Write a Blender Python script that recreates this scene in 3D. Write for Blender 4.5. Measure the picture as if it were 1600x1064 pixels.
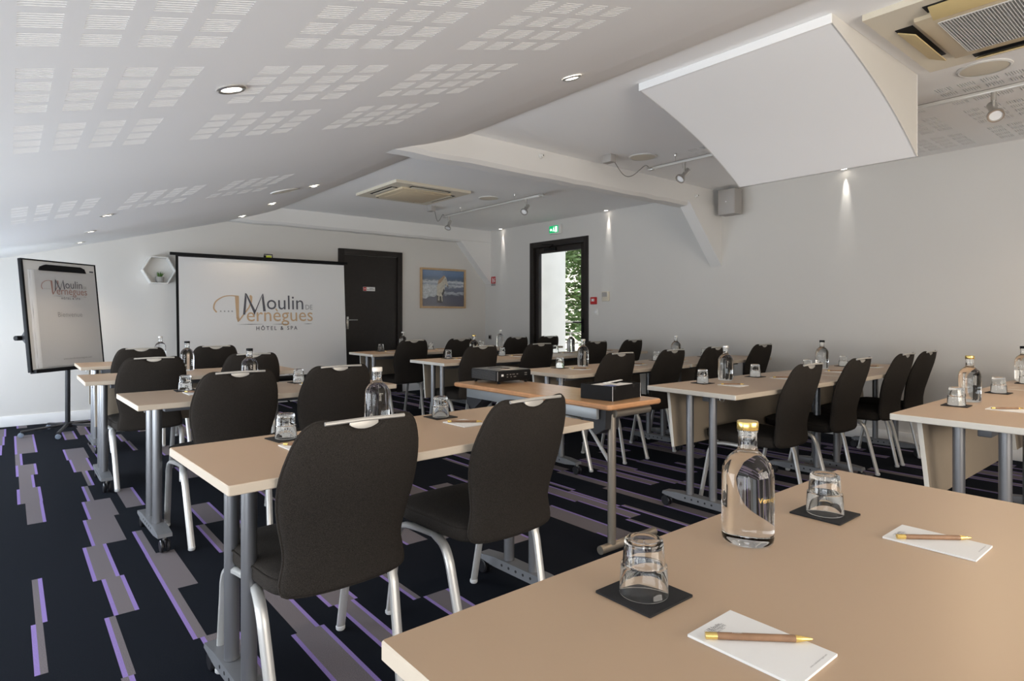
import bpy, bmesh, math, random
from mathutils import Vector, Matrix
R = math.radians
rnd = random.Random(7)
sc = bpy.context.scene
for o in list(bpy.data.objects): bpy.data.objects.remove(o)
COL = sc.collection

# ------------------------------------------------------------------ camera
F_PX, CX, HORIZON, CAM_H, YAW = 954.0, 800.0, 492.4, 1.17, 39.54
cd = bpy.data.cameras.new('camera'); cam = bpy.data.objects.new('camera', cd); COL.objects.link(cam)
cd.sensor_fit = 'HORIZONTAL'; cd.sensor_width = 36.0; cd.lens = F_PX / 1600 * 36.0
cd.shift_y = (HORIZON - 532.0) / 1600.0
cd.clip_start = 0.02; cd.clip_end = 200
cam.location = (0, 0, CAM_H); cam.rotation_euler = (R(90), 0, R(-YAW))
sc.camera = cam

# ------------------------------------------------------------------ world, exposure
sc.view_settings.view_transform = 'Standard'; sc.view_settings.look = 'None'
sc.view_settings.gamma = 1.0; sc.view_settings.use_curve_mapping = False
sc.view_settings.exposure = 0.27
w = bpy.data.worlds.new('sky'); sc.world = w; w.use_nodes = True
bg = w.node_tree.nodes['Background']
sky = w.node_tree.nodes.new('ShaderNodeTexSky'); sky.sky_type = 'HOSEK_WILKIE'; sky.turbidity = 9.5
sky.sun_direction = (0.2, 0.3, 0.9)
w.node_tree.links.new(sky.outputs[0], bg.inputs[0]); bg.inputs[1].default_value = 7.0

# ------------------------------------------------------------------ lights of the room
def area(name, loc, direction, sx, sy, energy, col):
    l = bpy.data.lights.new(name, 'AREA'); l.shape = 'RECTANGLE'; l.size = sx; l.size_y = sy
    l.energy = energy; l.color = col
    o = bpy.data.objects.new(name, l); COL.objects.link(o); o.location = loc
    o.rotation_euler = Vector(direction).to_track_quat('-Z', 'Y').to_euler()
    return o
def spot(name, loc, direction, energy, col, angle, blend=0.6, rad=0.03):
    l = bpy.data.lights.new(name, 'SPOT'); l.energy = energy; l.color = col
    l.spot_size = R(angle); l.spot_blend = blend; l.shadow_soft_size = rad
    o = bpy.data.objects.new(name, l); COL.objects.link(o); o.location = loc
    o.rotation_euler = Vector(direction).to_track_quat('-Z', 'Y').to_euler()
    return o
DAY = (0.84, 0.91, 1.0)
LEFT_X, REAR_Y, RIGHT_X, BACK_Y, CEIL = -1.5, -2.4, 6.26, 8.30, 2.58
for y0, y1, e_ in ((-1.6, 1.2, 48), (2.0, 4.4, 58), (5.2, 7.8, 70)):
    area('added_window_light', (LEFT_X - 0.02, (y0 + y1) / 2, 0.76), (1, 0, 0.36), y1 - y0, 0.86, e_, DAY if y0 < 5 else (0.76, 0.865, 1.0))  # left windows are added and unseen, light tilted up to brighten the ceiling
area('added_window_light', (1.9, REAR_Y - 0.02, 1.22), (0, 1, 0.1), 3.0, 1.2, 88, (1.0, 0.90, 0.79))  # warm light from behind, through an added and unseen opening

# ------------------------------------------------------------------ materials
MATS = {}
def mat(name, col, rough=0.5, metal=0.0, noise=0.0, nscale=50.0, bump=0.0, bscale=200.0, emit=0.0, spec=0.5, coat=0.0, col2=None, trans=0.0, ior=1.45):
    if name in MATS: return MATS[name]
    m = bpy.data.materials.new(name); m.use_nodes = True
    nt = m.node_tree; b = nt.nodes['Principled BSDF']
    b.inputs['Base Color'].default_value = (*col, 1); b.inputs['Roughness'].default_value = rough
    b.inputs['Metallic'].default_value = metal; b.inputs['Specular IOR Level'].default_value = spec
    b.inputs['Coat Weight'].default_value = coat; b.inputs['IOR'].default_value = ior
    b.inputs['Transmission Weight'].default_value = trans
    tc = nt.nodes.new('ShaderNodeTexCoord')
    if noise > 0:
        n = nt.nodes.new('ShaderNodeTexNoise'); n.inputs['Scale'].default_value = nscale; n.inputs['Detail'].default_value = 4
        nt.links.new(tc.outputs['Object'], n.inputs['Vector'])
        r = nt.nodes.new('ShaderNodeValToRGB')
        c2 = col2 if col2 else tuple(min(1, c * (1 + noise)) for c in col)
        c1 = col if col2 else tuple(c * (1 - noise) for c in col)
        r.color_ramp.elements[0].color = (*c1, 1); r.color_ramp.elements[1].color = (*c2, 1)
        r.color_ramp.elements[0].position = 0.3; r.color_ramp.elements[1].position = 0.7
        nt.links.new(n.outputs[0], r.inputs[0]); nt.links.new(r.outputs[0], b.inputs['Base Color'])
    if bump > 0:
        n = nt.nodes.new('ShaderNodeTexNoise'); n.inputs['Scale'].default_value = bscale; n.inputs['Detail'].default_value = 3
        nt.links.new(tc.outputs['Object'], n.inputs['Vector'])
        bp = nt.nodes.new('ShaderNodeBump'); bp.inputs['Strength'].default_value = bump; bp.inputs['Distance'].default_value = 0.002
        nt.links.new(n.outputs[0], bp.inputs['Height']); nt.links.new(bp.outputs[0], b.inputs['Normal'])
    if emit > 0:
        b.inputs['Emission Color'].default_value = (*col, 1); b.inputs['Emission Strength'].default_value = emit
    MATS[name] = m; return m
def wood(name, c1, c2, rough, scale=(1, 12, 12)):
    m = mat(name, c1, rough); nt = m.node_tree; b = nt.nodes['Principled BSDF']
    tc = nt.nodes.new('ShaderNodeTexCoord'); mp = nt.nodes.new('ShaderNodeMapping'); mp.inputs['Scale'].default_value = scale
    n = nt.nodes.new('ShaderNodeTexNoise'); n.inputs['Scale'].default_value = 6; n.inputs['Detail'].default_value = 6
    r = nt.nodes.new('ShaderNodeValToRGB'); r.color_ramp.elements[0].color = (*c1, 1); r.color_ramp.elements[1].color = (*c2, 1)
    r.color_ramp.elements[0].position = 0.35; r.color_ramp.elements[1].position = 0.65
    nt.links.new(tc.outputs['Object'], mp.inputs[0]); nt.links.new(mp.outputs[0], n.inputs['Vector'])
    nt.links.new(n.outputs[0], r.inputs[0]); nt.links.new(r.outputs[0], b.inputs['Base Color']); return m
mat('wall_paint', (0.665, 0.645, 0.61), 0.85, noise=0.012, nscale=1.5, bump=0.05, bscale=120)
mat('ceiling_paint', (0.90, 0.895, 0.885), 0.85, noise=0.01, nscale=1.2, bump=0.04, bscale=90)
mat('trim_paint', (0.80, 0.79, 0.77), 0.6, bump=0.15, bscale=14)
mat('carpet_navy', (0.0055, 0.0075, 0.0125), 0.95, noise=0.75, nscale=420, bump=0.7, bscale=600, spec=0.12)
mat('carpet_grey', (0.16, 0.143, 0.152), 0.95, noise=0.42, nscale=380, bump=0.7, bscale=600, spec=0.12)
mat('carpet_purple', (0.26, 0.19, 0.46), 0.95, noise=0.3, nscale=380, bump=0.7, bscale=600, spec=0.12)
mat('table_laminate', (0.475, 0.34, 0.228), 0.38, noise=0.02, nscale=3, bump=0.03, bscale=800, spec=0.42)
mat('table_edge', (0.56, 0.48, 0.38), 0.45)
mat('table_edge_pale', (0.68, 0.66, 0.60), 0.45)
mat('leg_grey', (0.27, 0.275, 0.285), 0.34, 0.75)
mat('foot_grey', (0.17, 0.175, 0.185), 0.5, 0.3)
mat('panel_beige', (0.30, 0.245, 0.18), 0.55, noise=0.03, nscale=5)
mat('castor_black', (0.012, 0.012, 0.014), 0.35)
mat('castor_blue_grey', (0.20, 0.24, 0.30), 0.4)
mat('fabric_black', (0.031, 0.0265, 0.0225), 0.95, noise=0.5, nscale=520, bump=0.6, bscale=900, spec=0.15)
mat('chair_metal', (0.62, 0.62, 0.60), 0.35, 0.55)
mat('chair_bar', (0.52, 0.50, 0.46), 0.4, 0.3)
mat('clear_foot', (0.55, 0.56, 0.56), 0.3)
mat('dark_wood', (0.022, 0.018, 0.016), 0.55, noise=0.15, nscale=30)
mat('dark_frame', (0.016, 0.012, 0.010), 0.5)
mat('steel', (0.62, 0.61, 0.58), 0.28, 0.9)
mat('steel_dark', (0.32, 0.31, 0.29), 0.35, 0.8)
mat('white_plastic', (0.74, 0.73, 0.70), 0.45)
mat('beige_plastic', (0.66, 0.55, 0.38), 0.5)
mat('cream_plastic', (0.70, 0.64, 0.52), 0.5)
mat('amber_plastic', (0.60, 0.46, 0.22), 0.5)
mat('slot_black', (0.01, 0.01, 0.01), 0.7)
mat('black_plastic', (0.007, 0.007, 0.0075), 0.6, spec=0.2)
mat('projector_top', (0.10, 0.10, 0.10), 0.28)
mat('grey_speaker', (0.40, 0.38, 0.36), 0.55)
mat('screen_fabric', (0.76, 0.755, 0.74), 0.7, bump=0.03, bscale=500)
mat('paper', (0.80, 0.80, 0.79), 0.7)
mat('paper_grey', (0.58, 0.575, 0.565), 0.7)
mat('ink_dark', (0.10, 0.10, 0.115), 0.6)
mat('ink_grey', (0.30, 0.30, 0.30), 0.6)
mat('ink_gold', (0.58, 0.40, 0.24), 0.6)
mat('ink_rose', (0.36, 0.20, 0.165), 0.6)
mat('gold', (0.83, 0.60, 0.20), 0.25, 0.85)
mat('silver_cap', (0.72, 0.71, 0.68), 0.3, 0.5)
mat('white_cap', (0.72, 0.69, 0.63), 0.4)
mat('pen_wood', (0.24, 0.135, 0.075), 0.5, noise=0.12, nscale=60)
mat('coaster_felt', (0.012, 0.012, 0.013), 0.85, bump=0.2, bscale=700)
mat('glass', (0.985, 0.99, 0.985), 0.0, trans=1.0, ior=1.32)
mat('water', (0.975, 0.985, 0.98), 0.0, trans=1.0, ior=1.36)
mat('pane_glass', (0.97, 0.99, 0.99), 0.0, trans=1.0, ior=1.1)
mat('red_plastic', (0.48, 0.02, 0.02), 0.45)
mat('sign_white', (0.82, 0.82, 0.82), 0.5)
mat('exit_green', (0.0, 0.42, 0.14), 0.4, emit=0.7)
mat('exit_white', (0.85, 1.0, 0.9), 0.4, emit=1.0)
mat('lamp_glow', (1.0, 0.93, 0.82), 0.4, emit=7.0)
mat('bracket_black', (0.02, 0.02, 0.022), 0.5)
mat('apron_grey', (0.30, 0.32, 0.33), 0.4, 0.3)
mat('tube_bronze', (0.33, 0.29, 0.24), 0.35, 0.7)
mat('pot_grey', (0.33, 0.32, 0.30), 0.8, noise=0.1, nscale=40)
mat('leaf_green', (0.07, 0.17, 0.02), 0.55, noise=0.4, nscale=20)
mat('leaf_pale', (0.22, 0.32, 0.11), 0.6, noise=0.4, nscale=8)
mat('leaf_mid', (0.14, 0.23, 0.07), 0.6, noise=0.4, nscale=8)
mat('bark', (0.16, 0.12, 0.09), 0.9, noise=0.3, nscale=12)
mat('stucco_white', (0.86, 0.84, 0.81), 0.9, noise=0.03, nscale=5, bump=0.3, bscale=40)
mat('stone_floor', (0.66, 0.62, 0.56), 0.85, noise=0.1, nscale=6)
mat('yellow_tag', (0.55, 0.62, 0.06), 0.5)
wood('frame_oak', (0.50, 0.33, 0.18), (0.58, 0.40, 0.23), 0.5, (14, 14, 3))
wood('table_beech', (0.52, 0.30, 0.155), (0.60, 0.365, 0.20), 0.22, (14, 1.2, 14))
mat('beech_edge', (0.56, 0.29, 0.14), 0.35, noise=0.1, nscale=20)

# ------------------------------------------------------------------ mesh helpers
class MB:
    def __init__(s): s.v = []; s.f = []; s.m = []; s.mats = []
    def mi(s, m):
        if m not in s.mats: s.mats.append(m)
        return s.mats.index(m)
    def add(s, verts, faces, m):
        o = len(s.v); k = s.mi(m); s.v += [tuple(p) for p in verts]
        for f in faces: s.f.append(tuple(i + o for i in f)); s.m.append(k)
        return s
    def quad(s, a, b, c, d, m): return s.add([a, b, c, d], [(0, 1, 2, 3)], m)
    def box(s, c, d, m, bev=0.0, M=None):
        bm = bmesh.new(); bmesh.ops.create_cube(bm, size=1.0)
        bmesh.ops.scale(bm, vec=d, verts=bm.verts)
        if bev > 0: bmesh.ops.bevel(bm, geom=list(bm.edges), offset=min(bev, min(d) * 0.49), segments=2, affect='EDGES', profile=0.5)
        M2 = Matrix.Translation(c) if M is None else M @ Matrix.Translation(c)
        bm.verts.index_update()
        s.add([M2 @ v.co for v in bm.verts], [[v.index for v in f.verts] for f in bm.faces], m); bm.free(); return s
    def lathe(s, prof, m, n=24, c=(0, 0, 0), M=None, cap=True):
        vs = []; fs = []
        for (r, z) in prof:
            for i in range(n):
                a = 2 * math.pi * i / n; vs.append(Vector((c[0] + r * math.cos(a), c[1] + r * math.sin(a), c[2] + z)))
        for k in range(len(prof) - 1):
            for i in range(n):
                j = (i + 1) % n; fs.append((k * n + i, k * n + j, (k + 1) * n + j, (k + 1) * n + i))
        if cap: fs.append(tuple(reversed(range(n)))); fs.append(tuple(range((len(prof) - 1) * n, len(prof) * n)))
        if M is not None: vs = [M @ v for v in vs]
        return s.add(vs, fs, m)
    def tube(s, pts, rx, m, ry=None, n=10, up=(0, 0, 1), cap=True, taper=None):
        ry = ry or rx; P = [Vector(p) for p in pts]; L = len(P); vs = []; fs = []
        up = Vector(up)
        for k in range(L):
            t = (P[min(k + 1, L - 1)] - P[max(k - 1, 0)]).normalized()
            if k == 0:
                u = up if abs(t.dot(up)) < 0.95 else Vector((1, 0, 0)); sd = t.cross(u).normalized()
            else:
                sd = (sd - t * sd.dot(t)).normalized()
            uu = sd.cross(t).normalized(); q = 1.0 if taper is None else taper[k]
            for i in range(n):
                a = 2 * math.pi * (i + 0.5) / n
                vs.append(P[k] + sd * (rx * q * math.cos(a)) + uu * (ry * q * math.sin(a)))
        for k in range(L - 1):
            for i in range(n):
                j = (i + 1) % n; fs.append((k * n + i, k * n + j, (k + 1) * n + j, (k + 1) * n + i))
        if cap: fs.append(tuple(reversed(range(n)))); fs.append(tuple(range((L - 1) * n, L * n)))
        return s.add(vs, fs, m)
    def prism(s, poly, h0, h1, m, axis='z', M=None):
        n = len(poly)
        def P(a, b, h): return Vector((a, b, h)) if axis == 'z' else (Vector((a, h, b)) if axis == 'y' else Vector((h, a, b)))
        vs = [P(a, b, h0) for a, b in poly] + [P(a, b, h1) for a, b in poly]
        fs = [tuple(reversed(range(n))), tuple(range(n, 2 * n))] + [(i, (i + 1) % n, n + (i + 1) % n, n + i) for i in range(n)]
        if M is not None: vs = [M @ v for v in vs]
        return s.add(vs, fs, m)
    def build(s, name, parent=None, smooth=True, angle=38):
        me = bpy.data.meshes.new(name); me.from_pydata(s.v, [], s.f)
        for m in s.mats: me.materials.append(MATS[m])
        me.polygons.foreach_set('material_index', s.m)
        bm = bmesh.new(); bm.from_mesh(me); bmesh.ops.recalc_face_normals(bm, faces=bm.faces); bm.to_mesh(me); bm.free()
        if smooth: me.shade_smooth(); me.set_sharp_from_angle(angle=R(angle))
        me.update()
        o = bpy.data.objects.new(name, me); COL.objects.link(o)
        if parent: o.parent = parent
        return o
def tag(o, label=None, cat=None, group=None, kind=None):
    if label: o['label'] = label
    if cat: o['category'] = cat
    if group: o['group'] = group
    if kind: o['kind'] = kind
    return o
def empty(name, loc=(0, 0, 0), rz=0.0):
    o = bpy.data.objects.new(name, None); COL.objects.link(o); o.location = loc; o.rotation_euler = (0, 0, rz); o.empty_display_size = 0.05; return o
def copy_tree(o, parent=None):
    c = o.copy(); COL.objects.link(c)
    if parent: c.parent = parent
    for k in [ch for ch in bpy.data.objects if ch.parent == o]: copy_tree(k, c)
    return c
CHILD = {}
def proto_tree(o):
    def rec(x): return (x, [rec(k) for k in x.children])
    return rec(o)
def clone(tree, parent=None):
    o, ch = tree; c = o.copy(); COL.objects.link(c)
    if parent is not None: c.parent = parent
    for t in ch: clone(t, c)
    return c
def frame(o, x, y, z):   # matrix from origin and axes
    x = Vector(x); y = Vector(y); z = Vector(z)
    return Matrix(((x.x, y.x, z.x, o[0]), (x.y, y.y, z.y, o[1]), (x.z, y.z, z.z, o[2]), (0, 0, 0, 1)))
def spline(pts, n=6):
    P = [Vector(p) for p in pts]; out = []
    for i in range(len(P) - 1):
        p0 = P[max(i - 1, 0)]; p1 = P[i]; p2 = P[i + 1]; p3 = P[min(i + 2, len(P) - 1)]
        for k in range(n):
            t = k / n
            out.append(0.5 * ((2 * p1) + (p2 - p0) * t + (2 * p0 - 5 * p1 + 4 * p2 - p3) * t * t + (3 * p1 - p0 - 3 * p2 + p3) * t ** 3))
    out.append(P[-1]); return out
TEXTS = {}
def text_mesh(body, size=1.0, align='LEFT', spacing=1.0, bold=0.0):
    key = (body, size, align, spacing, bold)
    if key in TEXTS: return TEXTS[key]
    c = bpy.data.curves.new('lettering', 'FONT'); c.body = body; c.size = size; c.align_x = align; c.space_character = spacing
    c.resolution_u = 3; c.offset = bold
    o = bpy.data.objects.new('lettering', c); COL.objects.link(o)
    me = bpy.data.meshes.new_from_object(o.evaluated_get(bpy.context.evaluated_depsgraph_get()))
    vs = [v.co.copy() for v in me.vertices]; fs = [tuple(p.vertices) for p in me.polygons]
    bpy.data.objects.remove(o); bpy.data.curves.remove(c); bpy.data.meshes.remove(me)
    TEXTS[key] = (vs, fs); return TEXTS[key]
def put_text(mb, body, m, M, x, y, width=None, height=None, align='LEFT', spacing=1.0, bold=0.0):
    """letters fitted to a box whose lower left corner is (x, y) in the plane of M"""
    vs, fs = text_mesh(body, 1.0, 'LEFT', spacing, bold)
    x0 = min(v.x for v in vs); x1 = max(v.x for v in vs); y1 = max(v.y for v in vs); y0 = min(v.y for v in vs)
    sx = sy = 1.0
    if width: sx = width / (x1 - x0)
    if height: sy = height / (y1 - y0)
    if width and not height: sy = sx
    if height and not width: sx = sy
    w_ = (x1 - x0) * sx
    ox = x - (w_ / 2 if align == 'CENTER' else 0)
    mb.add([M @ Vector(((v.x - x0) * sx + ox, (v.y - y0) * sy + y, 0)) for v in vs], fs, m)

# ================================================================== STRUCTURE
def slope_z(x): return 1.777 + 0.27 * x
def struct(o): o['kind'] = 'structure'; return o

# floor: carpet laid in strips, woven blocks of grey with violet selvedge
mb = MB(); x = LEFT_X - 0.1; LANE = 0.235; lane = 0
while x < RIGHT_X + 0.2:
    ph = rnd.uniform(0, 0.5); y = REAR_Y - 0.1 - ph; state = rnd.random() < 0.5; off = rnd.uniform(0.02, 0.12)
    while y < BACK_Y + 0.1:
        L = rnd.choice([0.5, 0.5, 0.5, 0.42]); y1 = y + L
        on = rnd.random() < 0.62
        if on:
            wd = rnd.choice([0.036, 0.045, 0.085, 0.10, 0.125, 0.15]); off = max(0.0, min(LANE - wd, off + rnd.uniform(-0.05, 0.05)))
            a = x + off; b = a + wd; e = 0.015
            kind = rnd.choice(['L', 'R', 'LR', 'LR']) if wd > 0.06 else rnd.choice(['L', 'R'])
            xs = [(x, a, 'carpet_navy')]
            g0, g1 = a, b
            if 'L' in kind: xs.append((a, a + e, 'carpet_purple')); g0 = a + e
            if 'R' in kind: g1 = b - e
            xs.append((g0, g1, 'carpet_grey'))
            if 'R' in kind: xs.append((b - e, b, 'carpet_purple'))
            xs.append((b, x + LANE, 'carpet_navy'))
        else: xs = [(x, x + LANE, 'carpet_navy')]
        for p, q, m in xs:
            if q - p > 1e-5: mb.quad((p, y, 0), (q, y, 0), (q, y1, 0), (p, y1, 0), m)
        y = y1
    x += LANE; lane += 1
fl = mb.build('floor', smooth=False); struct(fl)
struct(MB().box((2.3, 2.9, -0.06), (8.2, 11.4, 0.1), 'carpet_navy').build('floor', smooth=False))

# walls
T = 0.12
def wall_with_holes(name, axis, c, a0, a1, z1, holes, m, thick, sgn):
    """wall in the plane axis=c from a0 to a1, holes = (a, b, z0, z1); built of slabs around the holes"""
    mb = MB(); cuts = sorted(set([a0, a1] + [h[0] for h in holes] + [h[1] for h in holes]))
    for i in range(len(cuts) - 1):
        p, q = cuts[i], cuts[i + 1]; hs = [h for h in holes if h[0] <= p + 1e-6 and h[1] >= q - 1e-6]
        spans = [(0, z1)]
        if hs: spans = [(0, hs[0][2]), (hs[0][3], z1)]
        for za, zb in spans:
            if zb - za < 1e-4: continue
            cc = c + sgn * thick / 2
            if axis == 'x': mb.box((cc, (p + q) / 2, (za + zb) / 2), (thick, q - p, zb - za), m)
            else: mb.box(((p + q) / 2, cc, (za + zb) / 2), (q - p, thick, zb - za), m)
    return struct(mb.build(name, smooth=False))
DOOR_Y0, DOOR_Y1, DOOR_Z = 5.90, 7.14, 2.285
wall_with_holes('wall_right', 'x', RIGHT_X, REAR_Y - 0.1, BACK_Y + 0.1, 2.75, [(DOOR_Y0, DOOR_Y1, 0.0, DOOR_Z)], 'wall_paint', 0.22, 1)
wall_with_holes('wall_back', 'y', BACK_Y, LEFT_X - 0.1, RIGHT_X, 2.75, [], 'wall_paint', 0.2, 1)
wall_with_holes('wall_left', 'x', LEFT_X, REAR_Y, BACK_Y, 1.5, [(-1.6, 1.2, 0.33, 1.19), (2.0, 4.4, 0.33, 1.19), (5.2, 7.8, 0.33, 1.19)], 'wall_paint', 0.15, -1)
wall_with_holes('wall_rear', 'y', REAR_Y, LEFT_X - 0.1, RIGHT_X, 2.75, [(0.4, 3.4, 0.62, 1.82)], 'wall_paint', 0.15, -1)
# window frames in the unseen walls, added to bring in daylight
def added_window_frame(name, axis, c, a0, a1, z0, z1):
    mb = MB(); n = 3
    def bx(a, b, za, zb):
        if axis == 'x': mb.box((c - 0.08, (a + b) / 2, (za + zb) / 2), (0.06, b - a, zb - za), 'white_plastic')
        else: mb.box(((a + b) / 2, c - 0.08, (za + zb) / 2), (b - a, 0.06, zb - za), 'white_plastic')
    bx(a0, a1, z0, z0 + 0.05); bx(a0, a1, z1 - 0.05, z1)
    for i in range(n + 1):
        a = a0 + (a1 - a0 - 0.05) * i / n; bx(a, a + 0.05, z0 + 0.05, z1 - 0.05)
    struct(mb.build(name, smooth=False))
added_window_frame('added_window_1', 'x', LEFT_X, -1.6, 1.2, 0.33, 1.19)
added_window_frame('added_window_2', 'x', LEFT_X, 2.0, 4.4, 0.33, 1.19)
added_window_frame('added_window_3', 'x', LEFT_X, 5.2, 7.8, 0.33, 1.19)
added_window_frame('added_window_4', 'y', REAR_Y, 0.4, 3.4, 0.62, 1.82)
# baseboards
struct(MB().box(((LEFT_X + 3.62) / 2, BACK_Y - 0.007, 0.055), (3.62 - LEFT_X, 0.014, 0.11), 'trim_paint', 0.003).build('baseboard_back'))
struct(MB().box(((4.66 + RIGHT_X) / 2, BACK_Y - 0.007, 0.055), (RIGHT_X - 4.66, 0.014, 0.11), 'trim_paint', 0.003).build('baseboard_back'))
struct(MB().box((RIGHT_X - 0.007, (REAR_Y + DOOR_Y0) / 2, 0.055), (0.014, DOOR_Y0 - REAR_Y, 0.11), 'trim_paint', 0.003).build('baseboard_right'))
struct(MB().box((RIGHT_X - 0.007, (BACK_Y + DOOR_Y1) / 2, 0.055), (0.014, BACK_Y - DOOR_Y1 - 0.02, 0.11), 'trim_paint', 0.003).build('baseboard_right'))

# slotted acoustic plasterboard: blocks of slots cut as recesses
def slotted(mb, P, N, s_range, t_range, modules, m, n=7, depth=0.012):
    """P(s,t)->point on the board, N unit vector into the void above; modules = list of (s0, t0) of 4x4 block fields"""
    GW, PITCH = 0.078, 0.1172
    srt = set([s_range[0], s_range[1]]); trt = set([t_range[0], t_range[1]]); cells = set()
    for s0, t0, nr in modules:
        for i in range(4):
            for j in range(nr):
                a, b = s0 + i * PITCH, s0 + i * PITCH + GW; c, d = t0 + j * PITCH, t0 + j * PITCH + GW + 0.004
                for q in (a, b): srt.add(round(q, 5))
                for q in (c, d): trt.add(round(q, 5))
                cells.add((round(a, 5), round(c, 5)))
    S = sorted(q for q in srt if s_range[0] - 1e-6 <= q <= s_range[1] + 1e-6); Tt = sorted(q for q in trt if t_range[0] - 1e-6 <= q <= t_range[1] + 1e-6)
    for i in range(len(S) - 1):
        run = None
        for j in range(len(Tt) - 1):
            a, b, c, d = S[i], S[i + 1], Tt[j], Tt[j + 1]
            if (a, c) in cells:
                if run is not None: mb.quad(P(a, run), P(b, run), P(b, c), P(a, c), m); run = None
                st = (d - c) / (n - 0.5); sl = st * 0.42; t = c
                for k in range(n):
                    u0, u1 = t, t + sl
                    A, B, C, D = P(a, u0), P(b, u0), P(b, u1), P(a, u1); V = N * depth
                    mb.add([A, B, C, D, A + V, B + V, C + V, D + V], [(0, 1, 5, 4), (1, 2, 6, 5), (2, 3, 7, 6), (3, 0, 4, 7), (4, 5, 6, 7)], m)
                    if k < n - 1: mb.quad(P(a, u1), P(b, u1), P(b, t + st), P(a, t + st), m)
                    t += st
            else:
                if run is None: run = c
        if run is not None: a, b = S[i], S[i + 1]; mb.quad(P(a, run), P(b, run), P(b, Tt[-1]), P(a, Tt[-1]), m)
XB = 2.0
mb = MB(); Ns = Vector((-0.27, 0, 1)).normalized()
mods = [(sx, ty, 4) for sx in (-0.588, 0.014, 0.616, 1.218) for ty in (0.146, 0.748, 1.35, 1.952, 2.554, 4.53)] + [(sx, 5.13, 2) for sx in (-0.588, 0.014, 0.616, 1.218)]
slotted(mb, lambda s, t: Vector((s, t, slope_z(s))), Ns, (LEFT_X - 0.05, XB), (REAR_Y, BACK_Y + 0.02), mods, 'ceiling_paint')
pr = [(XB, slope_z(XB)), (2.35, 2.42), (2.6, 2.505), (2.70, 2.545), (2.77, CEIL)]
for (xa, za), (xb, zb) in zip(pr, pr[1:]): mb.quad((xa, REAR_Y, za), (xb, REAR_Y, zb), (xb, BACK_Y + 0.02, zb), (xa, BACK_Y + 0.02, za), 'ceiling_paint')
struct(mb.build('ceiling', smooth=True, angle=12))
mb = MB()
modsf = [(sx, ty, 4) for sx in (4.48, 5.082, 5.684) for ty in (-0.97, -0.368, 0.234, 0.836, 1.438, 2.04, 2.64)]
slotted(mb, lambda s, t: Vector((s, t, CEIL)), Vector((0, 0, 1)), (2.77, RIGHT_X + 0.02), (REAR_Y, BACK_Y + 0.02), modsf, 'ceiling_paint')
struct(mb.build('ceiling', smooth=False))
struct(MB().box((2.3, 2.9, 2.80), (8.4, 11.6, 0.1), 'ceiling_paint').build('ceiling', smooth=False))   # roof deck above the plasterboard

# tie beams with knee braces
def beam(name, y0, y1, zb, x0):
    mb = MB(); nx = 26; r2 = random.Random(3)
    # slightly uneven old timber, painted
    xs = [x0 + (RIGHT_X - x0) * i / nx for i in range(nx + 1)]
    rows = []
    for xx in xs:
        top = min(CEIL + 0.05, slope_z(xx) + 0.14)
        j = lambda: r2.uniform(-0.006, 0.006)
        zz = zb + j() if xx < RIGHT_X - 0.3 else zb
        rows.append([(xx, y0, top), (xx, y0 + j(), zz + 0.03), (xx, y0 + 0.03, zz), (xx, y1 - 0.02, zz), (xx, y1, zz + 0.02), (xx, y1, top)])
    vs = [p for r in rows for p in r]; fs = []
    for i in range(nx):
        for k in range(5): a = i * 6 + k; fs.append((a, a + 1, a + 7, a + 6))
    fs.append((0, 1, 2, 3, 4, 5)); fs.append(tuple(nx * 6 + k for k in (5, 4, 3, 2, 1, 0)))
    mb.add(vs, fs, 'trim_paint')
    return struct(mb.build(name, angle=30))
beam('trim_1', 3.86, 4.04, 2.355, 1.95)
beam('trim_2', 8.13, BACK_Y + 0.01, 2.36, 1.93)
struct(MB().prism([(5.62, 2.40), (6.27, 2.40), (6.27, 1.725), (6.255, 1.725)], 3.835, 3.975, 'trim_paint', 'y').build('trim_3'))
struct(MB().prism([(5.62, 2.40), (6.27, 2.40), (6.27, 1.70), (6.255, 1.70)], 8.14, BACK_Y + 0.01, 'trim_paint', 'y').build('trim_4'))

# ================================================================== EXIT DOOR (right wall) and the outside
mb = MB(); X0 = RIGHT_X - 0.012; X1 = RIGHT_X + 0.10; fw = 0.085
d = empty('door_2', (RIGHT_X, (DOOR_Y0 + DOOR_Y1) / 2, 0)); d['kind'] = 'structure'
def at_door(mbx, name, par=None):
    o = mbx.build(name); o.parent = par or d
    for v in o.data.vertices: v.co -= Vector((RIGHT_X, (DOOR_Y0 + DOOR_Y1) / 2, 0))
    return o
mb = MB()
mb.box(((X0 + X1) / 2, DOOR_Y0 + fw / 2, DOOR_Z / 2), (X1 - X0, fw, DOOR_Z), 'dark_frame', 0.004)
mb.box(((X0 + X1) / 2, DOOR_Y1 - fw / 2, DOOR_Z / 2), (X1 - X0, fw, DOOR_Z), 'dark_frame', 0.004)
mb.box(((X0 + X1) / 2, (DOOR_Y0 + DOOR_Y1) / 2, DOOR_Z - fw / 2), (X1 - X0, DOOR_Y1 - DOOR_Y0 - 2 * fw, fw), 'dark_frame', 0.004)
at_door(mb, 'door_frame')
ly0, ly1, lz = DOOR_Y0 + fw + 0.004, DOOR_Y1 - fw - 0.004, DOOR_Z - fw - 0.004; sw = 0.085
mb = MB(); xc = RIGHT_X + 0.055
mb.box((xc, ly0 + sw / 2, lz / 2 + 0.005), (0.06, sw, lz - 0.01), 'dark_frame', 0.004)
mb.box((xc, ly1 - sw / 2, lz / 2 + 0.005), (0.06, sw, lz - 0.01), 'dark_frame', 0.004)
mb.box((xc, (ly0 + ly1) / 2, lz - sw / 2), (0.06, ly1 - ly0 - 2 * sw, sw), 'dark_frame', 0.004)
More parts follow.
